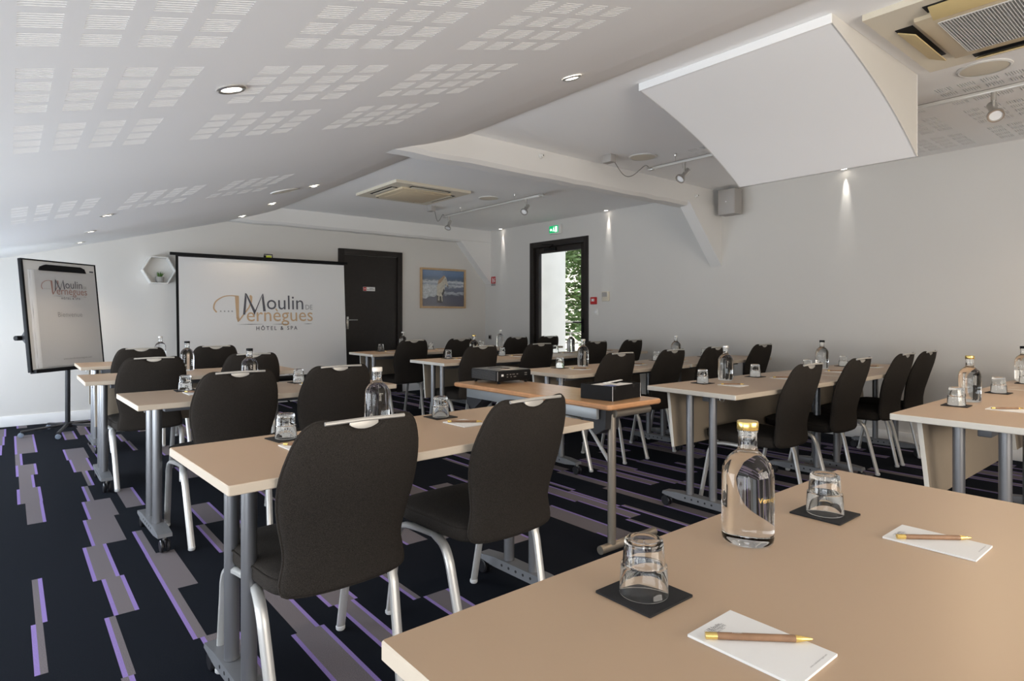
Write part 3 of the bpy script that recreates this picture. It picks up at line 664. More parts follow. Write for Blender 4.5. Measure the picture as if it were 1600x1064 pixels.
def cassette(loc, label, open_flaps):
    a = tag(empty('air_conditioner_cassette', loc), label, 'air conditioner', 'ceiling cassettes')
    hw = 0.475; z = -0.025
    for i in range(4):
        Mr = Matrix.Rotation(R(90 * i), 4, 'Z')
        MB().prism([(-hw, hw), (hw, hw), (0.31, 0.31), (-0.31, 0.31)], -0.03, -0.0005, 'cream_plastic', 'z', Mr).build('border', a)
        MB().box((0, 0.375, -0.0315), (0.50, 0.075, 0.003), 'slot_black', 0, Mr).build('air_slot', a)
        fl = MB().box((0, 0.365, -0.056 if open_flaps else -0.036), (0.46, 0.085 if open_flaps else 0.05, 0.006), 'amber_plastic' if open_flaps else 'cream_plastic', 0.002, Mr @ (Matrix.Translation((0, 0.365, -0.045)) @ Matrix.Rotation(R(24 if open_flaps else 4), 4, 'X') @ Matrix.Translation((0, -0.365, 0.045)))).build('flap', a)
    MB().box((0, 0, -0.025), (0.63, 0.63, 0.048), 'beige_plastic', 0.008).build('centre_panel', a)
    # pierced intake grille: a lattice of thin bars in front of a dark void
    if open_flaps:
        MB().box((0, 0, -0.0502), (0.47, 0.47, 0.002), 'slot_black').build('intake', a)
        mb = MB(); nb_ = 40; L = 0.47
        for k in range(nb_ + 1):
            q = -L / 2 + L * k / nb_
            mb.box((q, 0, -0.0532), (0.0082, L, 0.004), 'white_plastic'); mb.box((0, q, -0.0532), (L, 0.0082, 0.004), 'white_plastic')
        g = mb.build('intake_grille', a, smooth=False); g['kind'] = 'stuff'
    else: MB().box((0, 0, -0.0505), (0.47, 0.47, 0.003), 'beige_plastic', 0.001).build('intake_panel', a)
    for s in (-1, 1): MB().box((s * 0.10, -0.255, -0.0505), (0.05, 0.016, 0.004), 'beige_plastic', 0.001).build('latch', a)
    return a
cassette((3.58, 6.12, CEIL), 'square cream air conditioning cassette in the far bay of the ceiling', False)
cassette((3.57, 0.69, CEIL), 'cream air conditioning cassette with open flaps above the nearest tables', True)

def disc(loc, label, slope=False, r=0.125):
    M = Matrix.Identity(4)
    if slope: M = Matrix.Rotation(-math.atan(0.27), 4, 'Y')
    o = tag(empty('ceiling_speaker', loc), label, 'ceiling speaker', 'round ceiling speakers')
    MB().lathe([(r, -0.0005), (r, -0.006), (r - 0.01, -0.010), (r - 0.016, -0.008)], 'white_plastic', 40, M=M, cap=False).build('rim', o)
    MB().lathe([(r - 0.015, -0.006), (r * 0.6, -0.009), (0.002, -0.010)], 'cream_plastic', 40, M=M).build('grille', o)
disc((4.46, 5.84, CEIL), 'round ceiling speaker beside the far cassette')
disc((4.29, 0.97, CEIL), 'round ceiling speaker beside the near cassette', r=0.13)
disc((4.36, 3.45, CEIL), 'round ceiling speaker above the end of the near track')
disc((1.94, 5.6, slope_z(1.94)), 'round ceiling speaker on the sloping ceiling', True)

def downlight(x, y, label, slope=True, r=0.048, e=13, ang=100):
    z = slope_z(x) if slope else CEIL; M = Matrix.Rotation(-math.atan(0.27), 4, 'Y') if slope else Matrix.Identity(4)
    o = tag(empty('downlight', (x, y, z)), label, 'downlight', 'recessed ceiling downlights')
    MB().lathe([(r, -0.0005), (r, -0.004), (r - 0.006, -0.008), (r - 0.014, -0.006), (r - 0.016, -0.002)], 'steel', 28, M=M, cap=False).build('ring', o)
    MB().lathe([(r - 0.016, -0.0035), (0.012, -0.006), (0.001, -0.0062)], 'lamp_glow', 24, M=M).build('lamp', o)
    L = spot('downlight_lamp', (0, 0, 0), (0, 0, -1), e, (1.0, 0.80, 0.60), ang, 0.8, 0.03); L.parent = o; L.location = (M @ Vector((0, 0, -0.02)))
    return o
for x_, nm in ((0.58, 'low'), (2.20, 'high')):
    for y_, ord_ in ((2.19, 'nearest'), (5.56, 'third'), (6.73, 'fourth'), (7.82, 'farthest')):
        downlight(x_, y_, f'{ord_} recessed downlight in the {nm} row of the sloping ceiling')
for x_, y_ , nm in ((3.3, -1.3, 'left'), (5.3, -1.3, 'right'), (5.5, 0.05, 'front')):  # out-of-view downlights added to warm the right side
    downlight(x_, y_, f'unseen recessed downlight added behind the viewpoint, {nm} one of three', False, e=34, ang=140)
for y_, nm in ((2.50, 'beneath the coved bulkhead'), (5.53, 'right of the exit door'), (7.81, 'in the far corner')):
    o = tag(empty('wall_washer', (6.205, y_, CEIL)), f'small recessed spotlight grazing the right wall {nm}', 'downlight', 'wall washers')
    MB().lathe([(0.04, -0.0005), (0.04, -0.004), (0.03, -0.006), (0.028, -0.002)], 'steel', 24, cap=False).build('ring', o)
    MB().lathe([(0.028, -0.003), (0.001, -0.004)], 'lamp_glow', 20).build('lamp', o)
    L = spot('wall_washer_lamp', (0, 0, 0), (0.10, 0, -1), 16, (1.0, 0.96, 0.90), 22, 0.9, 0.008); L.parent = o; L.location = (0.028, 0, -0.012)

def track(x, y0, y1, stems, spots, boxloc, lab, end_cap=True):
    z = 2.495; o = tag(empty('track_light', (x, (y0 + y1) / 2, CEIL)), lab, 'track light'); yc = (y0 + y1) / 2
    MB().box((0, 0, z - CEIL), (0.034, y1 - y0, 0.020), 'silver_cap', 0.003).build('rail', o)
    MB().box((0, 0, z - CEIL + 0.0125), (0.026, y1 - y0, 0.004), 'steel_dark').build('rail_cover', o)
    for yy in (y0, y1): MB().box((0, yy - yc, z - CEIL), (0.042, 0.06, 0.030), 'steel', 0.004).build('end_cap', o)
    for yy in stems:
        mb = MB().tube([(0, yy - yc, z - CEIL + 0.008), (0, yy - yc, -0.001)], 0.004, 'steel', n=8); mb.lathe([(0.011, -0.001), (0.011, -0.022), (0.005, -0.03)], 'steel', 14, (0, yy - yc, 0)); mb.build('stem', o)
    for yy, dv in spots:
        p = Vector((0, yy - yc, z - CEIL)); dv = Vector(dv).normalized()
        arm = MB().tube([p + Vector((0, 0, -0.008)), p + Vector((0, 0, -0.06))], 0.014, 'steel', n=12); arm.tube([p + Vector((0, 0, -0.04)), p + Vector((0, 0, -0.112))], 0.0075, 'steel', n=10); ao = arm.build('spot_arm', o)
        c = p + Vector((0, 0, -0.115)); q = dv.to_track_quat('Z', 'Y').to_matrix().to_4x4(); M = Matrix.Translation(c) @ q
        MB().lathe([(0.018, -0.065), (0.026, -0.06), (0.022, -0.01), (0.017, 0.01), (0.026, 0.03), (0.042, 0.052), (0.042, 0.068), (0.034, 0.068), (0.031, 0.06)], 'steel', 24, M=M).build('spot_head', o)
        MB().lathe([(0.031, 0.0605), (0.012, 0.062), (0.001, 0.062)], 'sign_white', 20, M=M).build('lamp', o)
        L = spot('track_lamp', (0, 0, 0), (0, 0, -1), 24, (1.0, 0.74, 0.48), 85, 0.7, 0.03); L.parent = o; L.location = c + dv * 0.09; L.rotation_euler = dv.to_track_quat('-Z', 'Y').to_euler()
    if boxloc:
        b = Vector((boxloc[0] - x, boxloc[1] - yc, -0.035)); MB().box(tuple(b), (0.07, 0.10, 0.068), 'grey_speaker', 0.004).build('feed_box', o)
        e = Vector((0, (y1 if abs(boxloc[1] - y1) < abs(boxloc[1] - y0) else y0) - yc, z - CEIL)); mid = (b + e) / 2
        MB().tube(spline([b + Vector((0.035, -0.02, -0.01)), b.lerp(e, 0.3) + Vector((0.02, 0, -0.11)), b.lerp(e, 0.55) + Vector((0, 0, -0.10)), b.lerp(e, 0.85) + Vector((0, 0, 0.015)), e + Vector((0, 0.02, 0.005)), e], 6), 0.0035, 'steel_dark', n=6).build('cable', o)
track(4.49, -0.6, 3.46, (3.2, 2.2, 0.6), ((3.11, (-0.55, 0.1, -0.5)), (0.97, (-0.55, -0.25, -0.6)), (-0.2, (-0.3, 0.3, -0.7))), (4.08, 3.60), 'long track light with metal spots hung behind the coved bulkhead')
track(4.54, 4.98, 6.92, (5.45, 6.55), ((5.25, (-0.5, -0.2, -0.5)), (6.82, (-0.4, -0.2, -0.7))), (4.22, 6.75), 'track light with metal spots in the far bay')
for (x_, z_, l_) in ((3.50, 2.525, 'nearer the sloping ceiling'), (5.78, 2.47, 'nearer the right wall')):
    o = tag(empty('beam_sensor', (x_, 3.858, z_)), f'small white knob sensor on the painted tie beam {l_}', 'sensor', 'sensors on the beam')
    MB().lathe([(0.022, 0), (0.022, 0.012), (0.014, 0.016), (0.014, 0.032), (0.006, 0.036)], 'white_plastic', 18, M=frame((0, 0, 0), (1, 0, 0), (0, 0, 1), (0, -1, 0))).build('body', o)
    MB().lathe([(0.006, 0.0355), (0.005, 0.038)], 'slot_black', 10, M=frame((0, 0, 0), (1, 0, 0), (0, 0, 1), (0, -1, 0))).build('tip', o)

# ================================================================== TABLES
TH = 0.74; TT = 0.027
def rounded_rect(hx_, hy_, r, n=6):
    out = []
    for cx, cy, a0 in ((hx_ - r, hy_ - r, 0), (-hx_ + r, hy_ - r, 90), (-hx_ + r, -hy_ + r, 180), (hx_ - r, -hy_ + r, 270)):
        for k in range(n + 1): a = R(a0 + 90 * k / n); out.append((cx + r * math.cos(a), cy + r * math.sin(a)))
    return out
def tabletop(hx_, hy_, r, edge, end_edge=None, m='table_laminate', z1=TH, tk=TT, bev=0.0025):
    mb = MB(); P = rounded_rect(hx_, hy_, r); Q = rounded_rect(hx_ - bev, hy_ - bev, max(r - bev, 0.0005)); n_ = len(P); vs = []
    for poly_, z in ((Q, z1 - tk), (P, z1 - tk + bev), (P, z1 - bev), (Q, z1)): vs += [(a, b, z) for a, b in poly_]
    mb.add(vs[3 * n_:], [tuple(range(n_))], m); mb.add(vs[:n_], [tuple(reversed(range(n_)))], edge)
    for lev in range(3):
        for i in range(n_):
            j = (i + 1) % n_; q = [vs[lev * n_ + i], vs[lev * n_ + j], vs[(lev + 1) * n_ + j], vs[(lev + 1) * n_ + i]]
            mx = sum(v[0] for v in q) / 4
            mb.add(q, [(0, 1, 2, 3)], end_edge if (end_edge and abs(mx) > hx_ - 0.004) else edge)
    return mb
def make_castor(parent, x, y):
    c = empty('castor'); c.parent = parent
def make_table(L, panel, r=0.006, end_edge='table_edge'):
    t = empty('folding_table'); hx_ = L / 2
    o = tabletop(hx_, 0.30, r, 'table_edge', end_edge).build('tabletop', t, angle=30)
    zu = TH - TT
    for s in (-1, 1):
        x = s * (hx_ - 0.125)
        for yy in (-0.078, 0.078):
            mb = MB().tube([(x, yy, 0.105), (x, yy, zu - 0.012)], 0.0225, 'leg_grey', n=20); mb.build('leg', t)
        MB().box((x, 0, zu - 0.006), (0.07, 0.40, 0.011), 'bracket_black', 0.002).build('top_plate', t)
        mb = MB(); P = [(-0.26, 0.075), (-0.255, 0.092), (-0.15, 0.104), (0.15, 0.104), (0.255, 0.092), (0.26, 0.075), (0.15, 0.062), (-0.15, 0.062)]
        mb.prism(P, x - 0.032, x + 0.032, 'foot_grey', 'x')
        ft = mb.build('foot', t)
        mb = MB()
        for k in range(5): 
            for sd in (-1, 1): mb.lathe([(0.006, 0), (0.006, 0.0008)], 'slot_black', 10, M=frame((x + sd * 0.0322, -0.09 + k * 0.045, 0.084), (0, 1, 0), (0, 0, 1), (sd, 0, 0)))
        mb.build('bolt_holes', ft)
        for yy in (-0.245, 0.245):
            mb = MB()
            for sd in (-1, 1):
                mb.lathe([(0.010, -0.007), (0.026, -0.0075), (0.0305, -0.004), (0.0305, 0.004), (0.026, 0.0075), (0.010, 0.007)], 'castor_black', 18, M=Matrix.Translation((x + sd * 0.014, yy, 0.031)) @ Matrix.Rotation(R(90), 4, 'Y'))
            mb.box((x, yy, 0.046), (0.012, 0.05, 0.04), 'castor_black', 0.006); mb.tube([(x, yy, 0.055), (x, yy, 0.08)], 0.009, 'steel_dark', n=10)
            mb.build('castor', ft)
    MB().box((0, 0, zu - 0.03), (L - 0.34, 0.05, 0.045), 'foot_grey', 0.004).build('under_rail', t)
    if panel:
        mb = MB(); Mx = Matrix.Translation((0, 0.215, zu - 0.012)) @ Matrix.Rotation(R(-6), 4, 'X')
        mb.box((0, 0, -0.165), (L - 0.20, 0.018, 0.33), 'panel_beige', 0.002, Mx)
        mp = mb.build('modesty_panel', t)
        for s in (-1, 1): MB().box((s * (hx_ - 0.1 + 0.0012), 0, -0.165), (0.002, 0.0185, 0.33), 'table_edge_pale', 0, Mx).build('edge_band', mp)
    mb = MB()
    for s in (-1, 1): mb.tube(spline([(s * (hx_ - 0.05), -0.20, zu + 0.001), (s * (hx_ - 0.05), -0.195, zu - 0.02), (s * (hx_ - 0.05), -0.175, zu - 0.02), (s * (hx_ - 0.05), -0.17, zu + 0.001)], 4), 0.002, 'steel', n=6)
    mb.build('linking_clip', t)
    return t
bpy.context.view_layer.update()
def protos():
    a = make_table(1.40, False); b = make_table(1.40, True); c = make_table(1.50, True, end_edge='table_edge_pale'); d_ = make_table(1.50, True, r=0.06); e_ = make_table(1.40, True, end_edge='table_edge_pale')
    return [proto_tree(q) for q in (a, b, c, d_, e_)]
PA, PB, PC, PD, PE = protos()
USED = set()
def place(tree, loc, rz, label, group=None):
    o = tree[0]
    if id(tree) in USED: o = clone(tree)
    USED.add(id(tree))
    o.location = loc; o.rotation_euler = (0, 0, rz); o['label'] = label
    if group: o['group'] = group
    return o
ROWN = {0: 'nearest', 1: 'second', 2: 'third', 3: 'fourth', 4: 'farthest'}
TB = {}   # key -> (cx, cy, rot, phrase)
def add_table(key, tree, cx, cy, rot, phrase, extra):
    o = place(tree, (cx, cy, 0), R(rot), f'beige laminate conference table on castors, {extra}', 'conference tables')
    o['category'] = 'table'; TB[key] = (cx, cy, R(rot), phrase)
for i, (tree, cx, cy, rot) in enumerate(((PA, 1.08, 0.435, 0), (PA, 1.114, 1.962, 2.2), (PA, 1.165, 3.68, 1.5), (PB, 1.08, 5.07, 0), (PB, 1.16, 6.44, 0))):
    add_table(f'L{i}', tree, cx, cy, rot, f'the {ROWN[i]} left-hand table', f'{ROWN[i]} one of the left-hand column')
for i, (tree, cx, cy, rot) in enumerate(((PC, 3.725, 0.71, 0), (PC, 3.755, 2.035, -1.5), (PD, 3.85, 3.40, 0), (PC, 3.745, 4.88, 0), (PC, 3.815, 6.40, 0))):
    add_table(f'R{i}', tree, cx, cy, rot, f'the {ROWN[i]} right-hand table by the aisle', f'{ROWN[i]} one of the middle column right of the aisle')
for i, (cx, cy) in enumerate(((5.19, 0.71), (5.225, 2.00), (5.315, 3.42), (5.21, 4.90), (5.28, 6.42))):
    add_table(f'S{i}', PE, cx, cy, 0, f'the {ROWN[i]} table by the right wall', f'{ROWN[i]} one of the column along the right wall')

# projector table
pt = tag(empty('projector_table', (2.405, 2.60, 0)), 'narrow beech folding table carrying the projector and the black box', 'table')
mb = tabletop(0.205, 0.66, 0.022, 'beech_edge', None, 'table_beech', TH, 0.026, 0.007); mb.build('tabletop', pt)
for s in (-1, 1): MB().box((s * 0.165, 0, TH - 0.026 - 0.03), (0.022, 1.10, 0.056), 'apron_grey', 0.003).build('apron', pt)
for s in (-1, 1):
    ye = s * 0.60
    MB().tube([(-0.10, ye, TH - 0.055), (0.165, ye, TH - 0.055)], 0.021, 'tube_bronze', n=16).build('end_tube', pt)
    MB().tube([(-0.09, s * 0.575, 0.035), (-0.09, s * 0.575, TH - 0.06)], 0.021, 'chair_metal' if s > 0 else 'tube_bronze', n=18).build('leg', pt)
    MB().tube([(-0.175, s * 0.575, 0.021), (0.25, s * 0.575, 0.021)], 0.021, 'tube_bronze', n=14).build('foot', pt)
    MB().prism([(s * 0.59, TH - 0.03), (s * 0.40, TH - 0.03), (s * 0.43, TH - 0.10), (s * 0.52, TH - 0.165), (s * 0.585, TH - 0.13)], -0.15, -0.05, 'bracket_black', 'x').build('bracket', pt)
    mb = MB().tube([(-0.06, s * 0.30, TH - 0.05), (-0.085, s * 0.57, 0.42)], 0.010, 'chair_metal', n=8); mb.build('strut', pt)

# ================================================================== CHAIRS
def pillow(mb, outline, surf, m, thick, rings=(1.0, 0.992, 0.97, 0.93, 0.85, 0.7, 0.45, 0.2), p=3.0, cen=None):
    n_ = len(outline); cx = cen[0] if cen else sum(a for a, b in outline) / n_; cy = cen[1] if cen else sum(b for a, b in outline) / n_
    def lay(sign):
        vs = []
        for s in rings:
            hgt = (1 - s ** p) ** (1 / p) if s < 1 else 0.0
            for a, b in outline: q = (cx + (a - cx) * s, cy + (b - cy) * s); vs.append(surf(q[0], q[1], sign * hgt))
        vs.append(surf(cx, cy, sign * 1.0)); fs = []
        for k in range(len(rings) - 1):
            for i in range(n_): j = (i + 1) % n_; fs.append((k * n_ + i, k * n_ + j, (k + 1) * n_ + j, (k + 1) * n_ + i))
        k = len(rings) - 1
        for i in range(n_): j = (i + 1) % n_; fs.append((k * n_ + i, k * n_ + j, len(vs) - 1))
        return vs, fs
    for sg_ in (1, -1):
        vs, fs = lay(sg_); mb.add(vs, fs, m)
def interp(tab, z):
    for (a, b), (c, d_) in zip(tab, tab[1:]):
        if a <= z <= c: return b + (d_ - b) * (z - a) / (c - a)
    return tab[0][1] if z < tab[0][0] else tab[-1][1]
def make_chair():
    c = empty('conference_chair')
    # backrest outline (x, z)
    side = [(0.0, 0.400), (0.10, 0.400), (0.155, 0.403), (0.184, 0.412), (0.190, 0.44), (0.180, 0.49), (0.181, 0.53), (0.194, 0.59), (0.206, 0.65), (0.209, 0.71), (0.202, 0.77), (0.187, 0.825), (0.169, 0.862), (0.150, 0.880), (0.128, 0.888), (0.095, 0.886), (0.062, 0.878), (0.040, 0.864), (0.020, 0.857), (0.0, 0.855)]
    sm = [Vector((a, b, 0)) for a, b in side]; sm = spline([(v.x, v.y, 0) for v in sm], 2)
    right = [(v.x, v.y) for v in sm]; left = [(-a, b) for a, b in reversed(right[1:-1])]
    outline = right + left
    ctr = [(0.38, 0.088), (0.44, 0.100), (0.50, 0.104), (0.58, 0.090), (0.70, 0.055), (0.80, 0.022), (0.90, -0.004)]
    def surf(a, b, h):
        yc = interp(ctr, b) + 0.75 * a * a
        return (a, yc + (0.030 if h > 0 else 0.022) * h, b)
    mb = MB(); pillow(mb, outline, surf, 'fabric_black', 1, cen=(0, 0.64), p=3.2); mb.build('backrest', c, angle=60)
    mb = MB(); pts = [Vector(surf(a, b, 0)) for a, b in outline]; pts.append(pts[0]); mb.tube(pts, 0.0045, 'fabric_black', n=6, cap=False); mb.build('piping', bpy.data.objects[[k for k in c.children][0].name] if False else c)
    # handle bar across the top dip
    mb = MB(); bpts = [(-0.118, -0.003, 0.884), (-0.06, -0.008, 0.886), (0, -0.009, 0.887), (0.06, -0.008, 0.886), (0.118, -0.003, 0.884)]
    mb.tube(spline(bpts, 4), 0.006, 'chair_bar', ry=0.0055, n=10)
    mb.box((0, 0.008, 0.868), (0.085, 0.004, 0.03), 'chair_bar', 0.001); mb.build('handle_bar', c)
    # seat (x, y)
    so_ = [(0.0, 0.132), (0.13, 0.134), (0.175, 0.145), (0.196, 0.18), (0.205, 0.25), (0.214, 0.40), (0.216, 0.50), (0.205, 0.555), (0.17, 0.582), (0.10, 0.592), (0.0, 0.594)]
    q = [(v.x, v.y) for v in spline([(a, b, 0) for a, b in so_], 3)]; so2 = q + [(-a, b) for a, b in reversed(q[1:-1])]
    def ssurf(a, b, h):
        z0 = 0.425 + 0.012 * (b - 0.3); return (a, b, z0 + (0.040 if h > 0 else 0.040) * h + (0.006 * (1 - (a / 0.21) ** 2) if h > 0.9 else 0))
    mb = MB(); pillow(mb, so2, ssurf, 'fabric_black', 1, cen=(0, 0.34), p=4.5, rings=(1.0, 0.998, 0.99, 0.975, 0.95, 0.9, 0.75, 0.4)); mb.build('seat', c, angle=60)
    mb = MB(); pts = [Vector(ssurf(a, b, 0)) + Vector((0, 0, 0.018)) for a, b in so2]; pts.append(pts[0]); mb.tube(pts, 0.0035, 'fabric_black', n=6, cap=False); mb.build('seat_piping', c)
    for s in (-1, 1):
        mb = MB(); mb.tube(spline([(s * 0.175, 0.36, 0.378), (s * 0.195, 0.30, 0.380), (s * 0.205, 0.245, 0.368), (s * 0.206, 0.215, 0.325), (s * 0.203, 0.195, 0.25), (s * 0.192, 0.14, 0.012)], 6), 0.0125, 'chair_metal', ry=0.017, n=8, up=(1, 0, 0)); mb.build('leg', c, angle=50)
        mb = MB(); mb.tube(spline([(s * 0.185, 0.34, 0.380), (s * 0.205, 0.44, 0.384), (s * 0.212, 0.505, 0.372), (s * 0.213, 0.540, 0.33), (s * 0.212, 0.556, 0.26), (s * 0.209, 0.608, 0.012)], 6), 0.0125, 'chair_metal', ry=0.016, n=8, up=(1, 0, 0)); mb.build('leg', c, angle=50)
        for (yy, xx) in ((0.139, 0.192), (0.609, 0.209)): MB().lathe([(0.014, 0.0), (0.017, 0.004), (0.017, 0.014), (0.013, 0.018)], 'clear_foot', 12, (s * xx, yy, 0)).build('glide', c)
    mb = MB().tube([(-0.185, 0.30, 0.378), (0.185, 0.30, 0.378)], 0.011, 'chair_metal', n=8); mb.tube([(-0.195, 0.44, 0.378), (0.195, 0.44, 0.378)], 0.011, 'chair_metal', n=8); mb.build('cross_bar', c)
    return c
CH = proto_tree(make_chair())
ORD = ['first', 'second', 'third', 'fourth']
def chair(x, y, rz, label, group):
    o = place(CH, (x, y, 0), R(rz), label, group); o['category'] = 'chair'
Lc = {1: [(0.757, 1.548, 1), (1.385, 1.552, 2)], 2: [(0.90, 3.225, 1), (1.435, 3.235, 0)], 3: [(0.752, 4.655, 0), (1.39, 4.66, -1)], 4: [(0.88, 6.03, 1), (1.47, 6.03, 0)]}
for i, l in Lc.items():
    for j, (x, y, rz) in enumerate(l):
        chair(x, y, rz, f'black upholstered chair with pale metal legs, {"left" if j == 0 else "right"} seat at the {ROWN[i]} left-hand table', 'chairs in the left-hand column')
Rc = {1: [(3.60, 1.62, 0), (4.33, 1.62, 0), (5.09, 1.60, 0), (5.56, 1.59, 0)], 2: [(3.55, 3.0, 0), (4.21, 3.0, 2), (4.88, 3.02, 0), (5.66, 3.0, 0)], 3: [(3.36, 4.48, 0), (4.10, 4.5, 0), (4.92, 4.5, 0), (5.54, 4.5, 2)], 4: [(3.53, 6.0, -1), (4.19, 6.02, 0), (5.08, 6.02, 0), (5.64, 6.02, 0)]}
for i, l in Rc.items():
    for j, (x, y, rz) in enumerate(l):
        chair(x, y, rz, f'black upholstered chair, {ORD[j]} from the aisle in the {ROWN[i]} right-hand row', 'chairs in the right-hand rows')

# ================================================================== TABLE SETTINGS
def make_bottle(cap):
    b = empty('water_bottle')
    r = 0.0475
    body = [(0.0, 0.004), (0.036, 0.0025), (r - 0.006, 0.0005), (r - 0.0015, 0.004), (r, 0.012), (r, 0.128), (r - 0.002, 0.140), (r - 0.009, 0.155), (r - 0.018, 0.1645), (0.022, 0.1705), (0.0182, 0.1745), (0.0178, 0.179)]
    mb = MB(); prof = body[1:] + [(0.001, 0.179)]
    mb.lathe(prof, 'water', 40); mb.build('filled_body', b, angle=70)
    neck = [(0.0178, 0.1792), (0.0172, 0.190), (0.0172, 0.206), (0.0186, 0.208), (0.0186, 0.212), (0.0150, 0.212), (0.0150, 0.1792)]
    mb = MB(); mb.lathe(neck + [neck[0]], 'glass', 32, cap=False); mb.build('neck', b, angle=60)
    mb = MB(); mb.lathe([(0.0188, 0.2122), (0.0196, 0.2135), (0.0196, 0.2265), (0.0188, 0.228), (0.001, 0.228)], cap, 32); mb.build('cap', b)
    return b
def cyl_text(parent, body, m, r, z, width, ang):
    vs, fs = text_mesh(body, 1.0, 'LEFT', 1.0, 0.0); a0 = min(v.x for v in vs); a1 = max(v.x for v in vs); k = width / (a1 - a0)
    mb = MB(); out = []
    for v in vs:
        th = ang + (v.x - a0) * k / r; out.append((r * math.cos(th), r * math.sin(th), z + v.y * k))
    mb.add(out, fs, m); return mb.build('gold_lettering', parent, smooth=False)
BOT = {k: proto_tree(make_bottle(m)) for k, m in (('gold', 'gold'), ('black', 'black_plastic'), ('white', 'white_cap'), ('silver', 'silver_cap'))}
def make_glass():
    g = empty('water_glass')
    outer = [(0.0372, 0.0), (0.0374, 0.003), (0.0355, 0.040), (0.0352, 0.044), (0.0325, 0.0455), (0.0322, 0.050), (0.0296, 0.079), (0.0285, 0.0825), (0.026, 0.084), (0.020, 0.0835), (0.0185, 0.0815), (0.001, 0.0808)]
    inner = [(0.001, 0.0725), (0.0255, 0.0735), (0.0272, 0.070), (0.0298, 0.048), (0.0302, 0.042), (0.0334, 0.0395), (0.0354, 0.002), (0.0362, 0.0003)]
    mb = MB(); mb.lathe(outer + inner + [outer[0]], 'glass', 28, cap=False); mb.build('tumbler', g, angle=50)
    return g
GL = proto_tree(make_glass())
def make_pad(printed):
    p = empty('notepad'); MB().box((0, 0, 0.0018), (0.105, 0.148, 0.0034), 'paper').build('sheets', p, smooth=False)
    MB().box((0, 0, 0.00005 + 0.0001), (0.1045, 0.1475, 0.0002), 'ink_grey').build('backing_card', p, smooth=False)
    if printed:
        logo(p, frame((-0.012, 0.058, 0.0037), (1, 0, 0), (0, 1, 0), (0, 0, 1)), 0.040, 'ink_dark', 'ink_grey', 'ink_grey')
        mb = MB(); put_text(mb, 'www.moulindevernegues.com', 'ink_grey', frame((0, 0, 0.0037), (1, 0, 0), (0, 1, 0), (0, 0, 1)), 0.018, -0.068, width=0.045, align='CENTER'); mb.build('address_line', p, smooth=False)
    return p
PADP = proto_tree(make_pad(True)); PAD = proto_tree(make_pad(False))
def make_pen(mark):
    p = empty('ballpoint_pen'); M = Matrix.Rotation(R(90), 4, 'Y')
    MB().lathe([(0.0044, -0.052), (0.0046, -0.050), (0.0046, 0.046), (0.0044, 0.048)], 'pen_wood', 14, M=M).build('barrel', p)
    MB().lathe([(0.0044, 0.048), (0.0042, 0.052), (0.0018, 0.068), (0.0007, 0.070)], 'gold', 14, M=M).build('tip', p)
    MB().lathe([(0.0040, -0.067), (0.0044, -0.066), (0.0044, -0.0525), (0.0046, -0.052)], 'gold', 14, M=M).build('push_button', p)
    if mark:
        mb = MB(); put_text(mb, 'Moulin', 'sign_white', frame((0, 0, 0.00475), (1, 0, 0), (0, 1, 0), (0, 0, 1)), -0.032, -0.0012, width=0.012); mb.build('lettering', p, smooth=False)
    return p
PENP = proto_tree(make_pen(True)); PEN = proto_tree(make_pen(False))
def make_coaster():
    mb = MB(); P = rounded_rect(0.0525, 0.0525, 0.002, 2); mb.prism(P, 0.0, 0.003, 'coaster_felt', 'z'); return mb.build('coaster', smooth=False)
CO = proto_tree(make_coaster())
def setting(key, gx, gy, bx, by, cap, px, py, seats=('left', 'right'), printed=False, prot=0.0, pen_rot=None, lone=True):
    """gx, gy: glass positions; px, py: pad positions (world)"""
    cx, cy, rot, ph = TB[key]
    for j, s in enumerate(seats):
        if gx[j] is not None:
            o = place(CO, (gx[j], gy[j], TH + 0.0002), rot + R(rnd.uniform(-6, 6)) if not printed else rot, f'square black coaster under the {s} glass on {ph}', 'black coasters'); o['category'] = 'coaster'
            o = place(GL, (gx[j], gy[j], TH + 0.0035), R(rnd.uniform(0, 90)), f'upturned clear tumbler on the {s} coaster on {ph}', 'upturned water glasses'); o['category'] = 'glass'
        if px[j] is not None:
            o = place(PADP if printed else PAD, (px[j], py[j], TH + 0.0002), rot + R(prot), f'white notepad at the {s} seat on {ph}', 'notepads'); o['category'] = 'notepad'
            pr_ = pen_rot if pen_rot is not None else -42
            o = place(PENP if printed else PEN, (px[j] + 0.004, py[j] + 0.006, TH + 0.0037 + 0.0046), R(pr_ + rnd.uniform(-3, 3)), f'brown pen on the {s} notepad of {ph}', 'pens'); o['category'] = 'pen'
    if bx is not None:
        names = {'gold': 'gold', 'black': 'black', 'white': 'white', 'silver': 'silver'}
        o = place(BOT[cap], (bx, by, TH + 0.0002), R(rnd.uniform(0, 360)), f'clear water bottle with a {names[cap]} cap on {ph}', 'water bottles'); o['category'] = 'bottle'; return o
b0 = setting('L0', (0.754, 1.361), (0.595, 0.587), 1.088, 0.612, 'gold', (0.753, 1.352), (0.406, 0.379), printed=True, pen_rot=-44)
b0.rotation_euler = (0, 0, 0)
setting('L1', (0.746, 1.405), (2.14, 2.175), 1.105, 2.16, 'white', (0.74, 1.395), (1.965, 1.985))
setting('L2', (0.78, 1.43), (3.87, 3.87), 1.13, 3.87, 'black', (0.80, 1.45), (3.70, 3.70))
setting('L3', (0.74, 1.42), (5.24, 5.25), 1.07, 5.25, 'black', (0.75, 1.42), (5.08, 5.08))
setting('L4', (0.80, 1.49), (6.62, 6.62), 1.12, 6.62, 'silver', (0.82, 1.5), (6.45, 6.45))
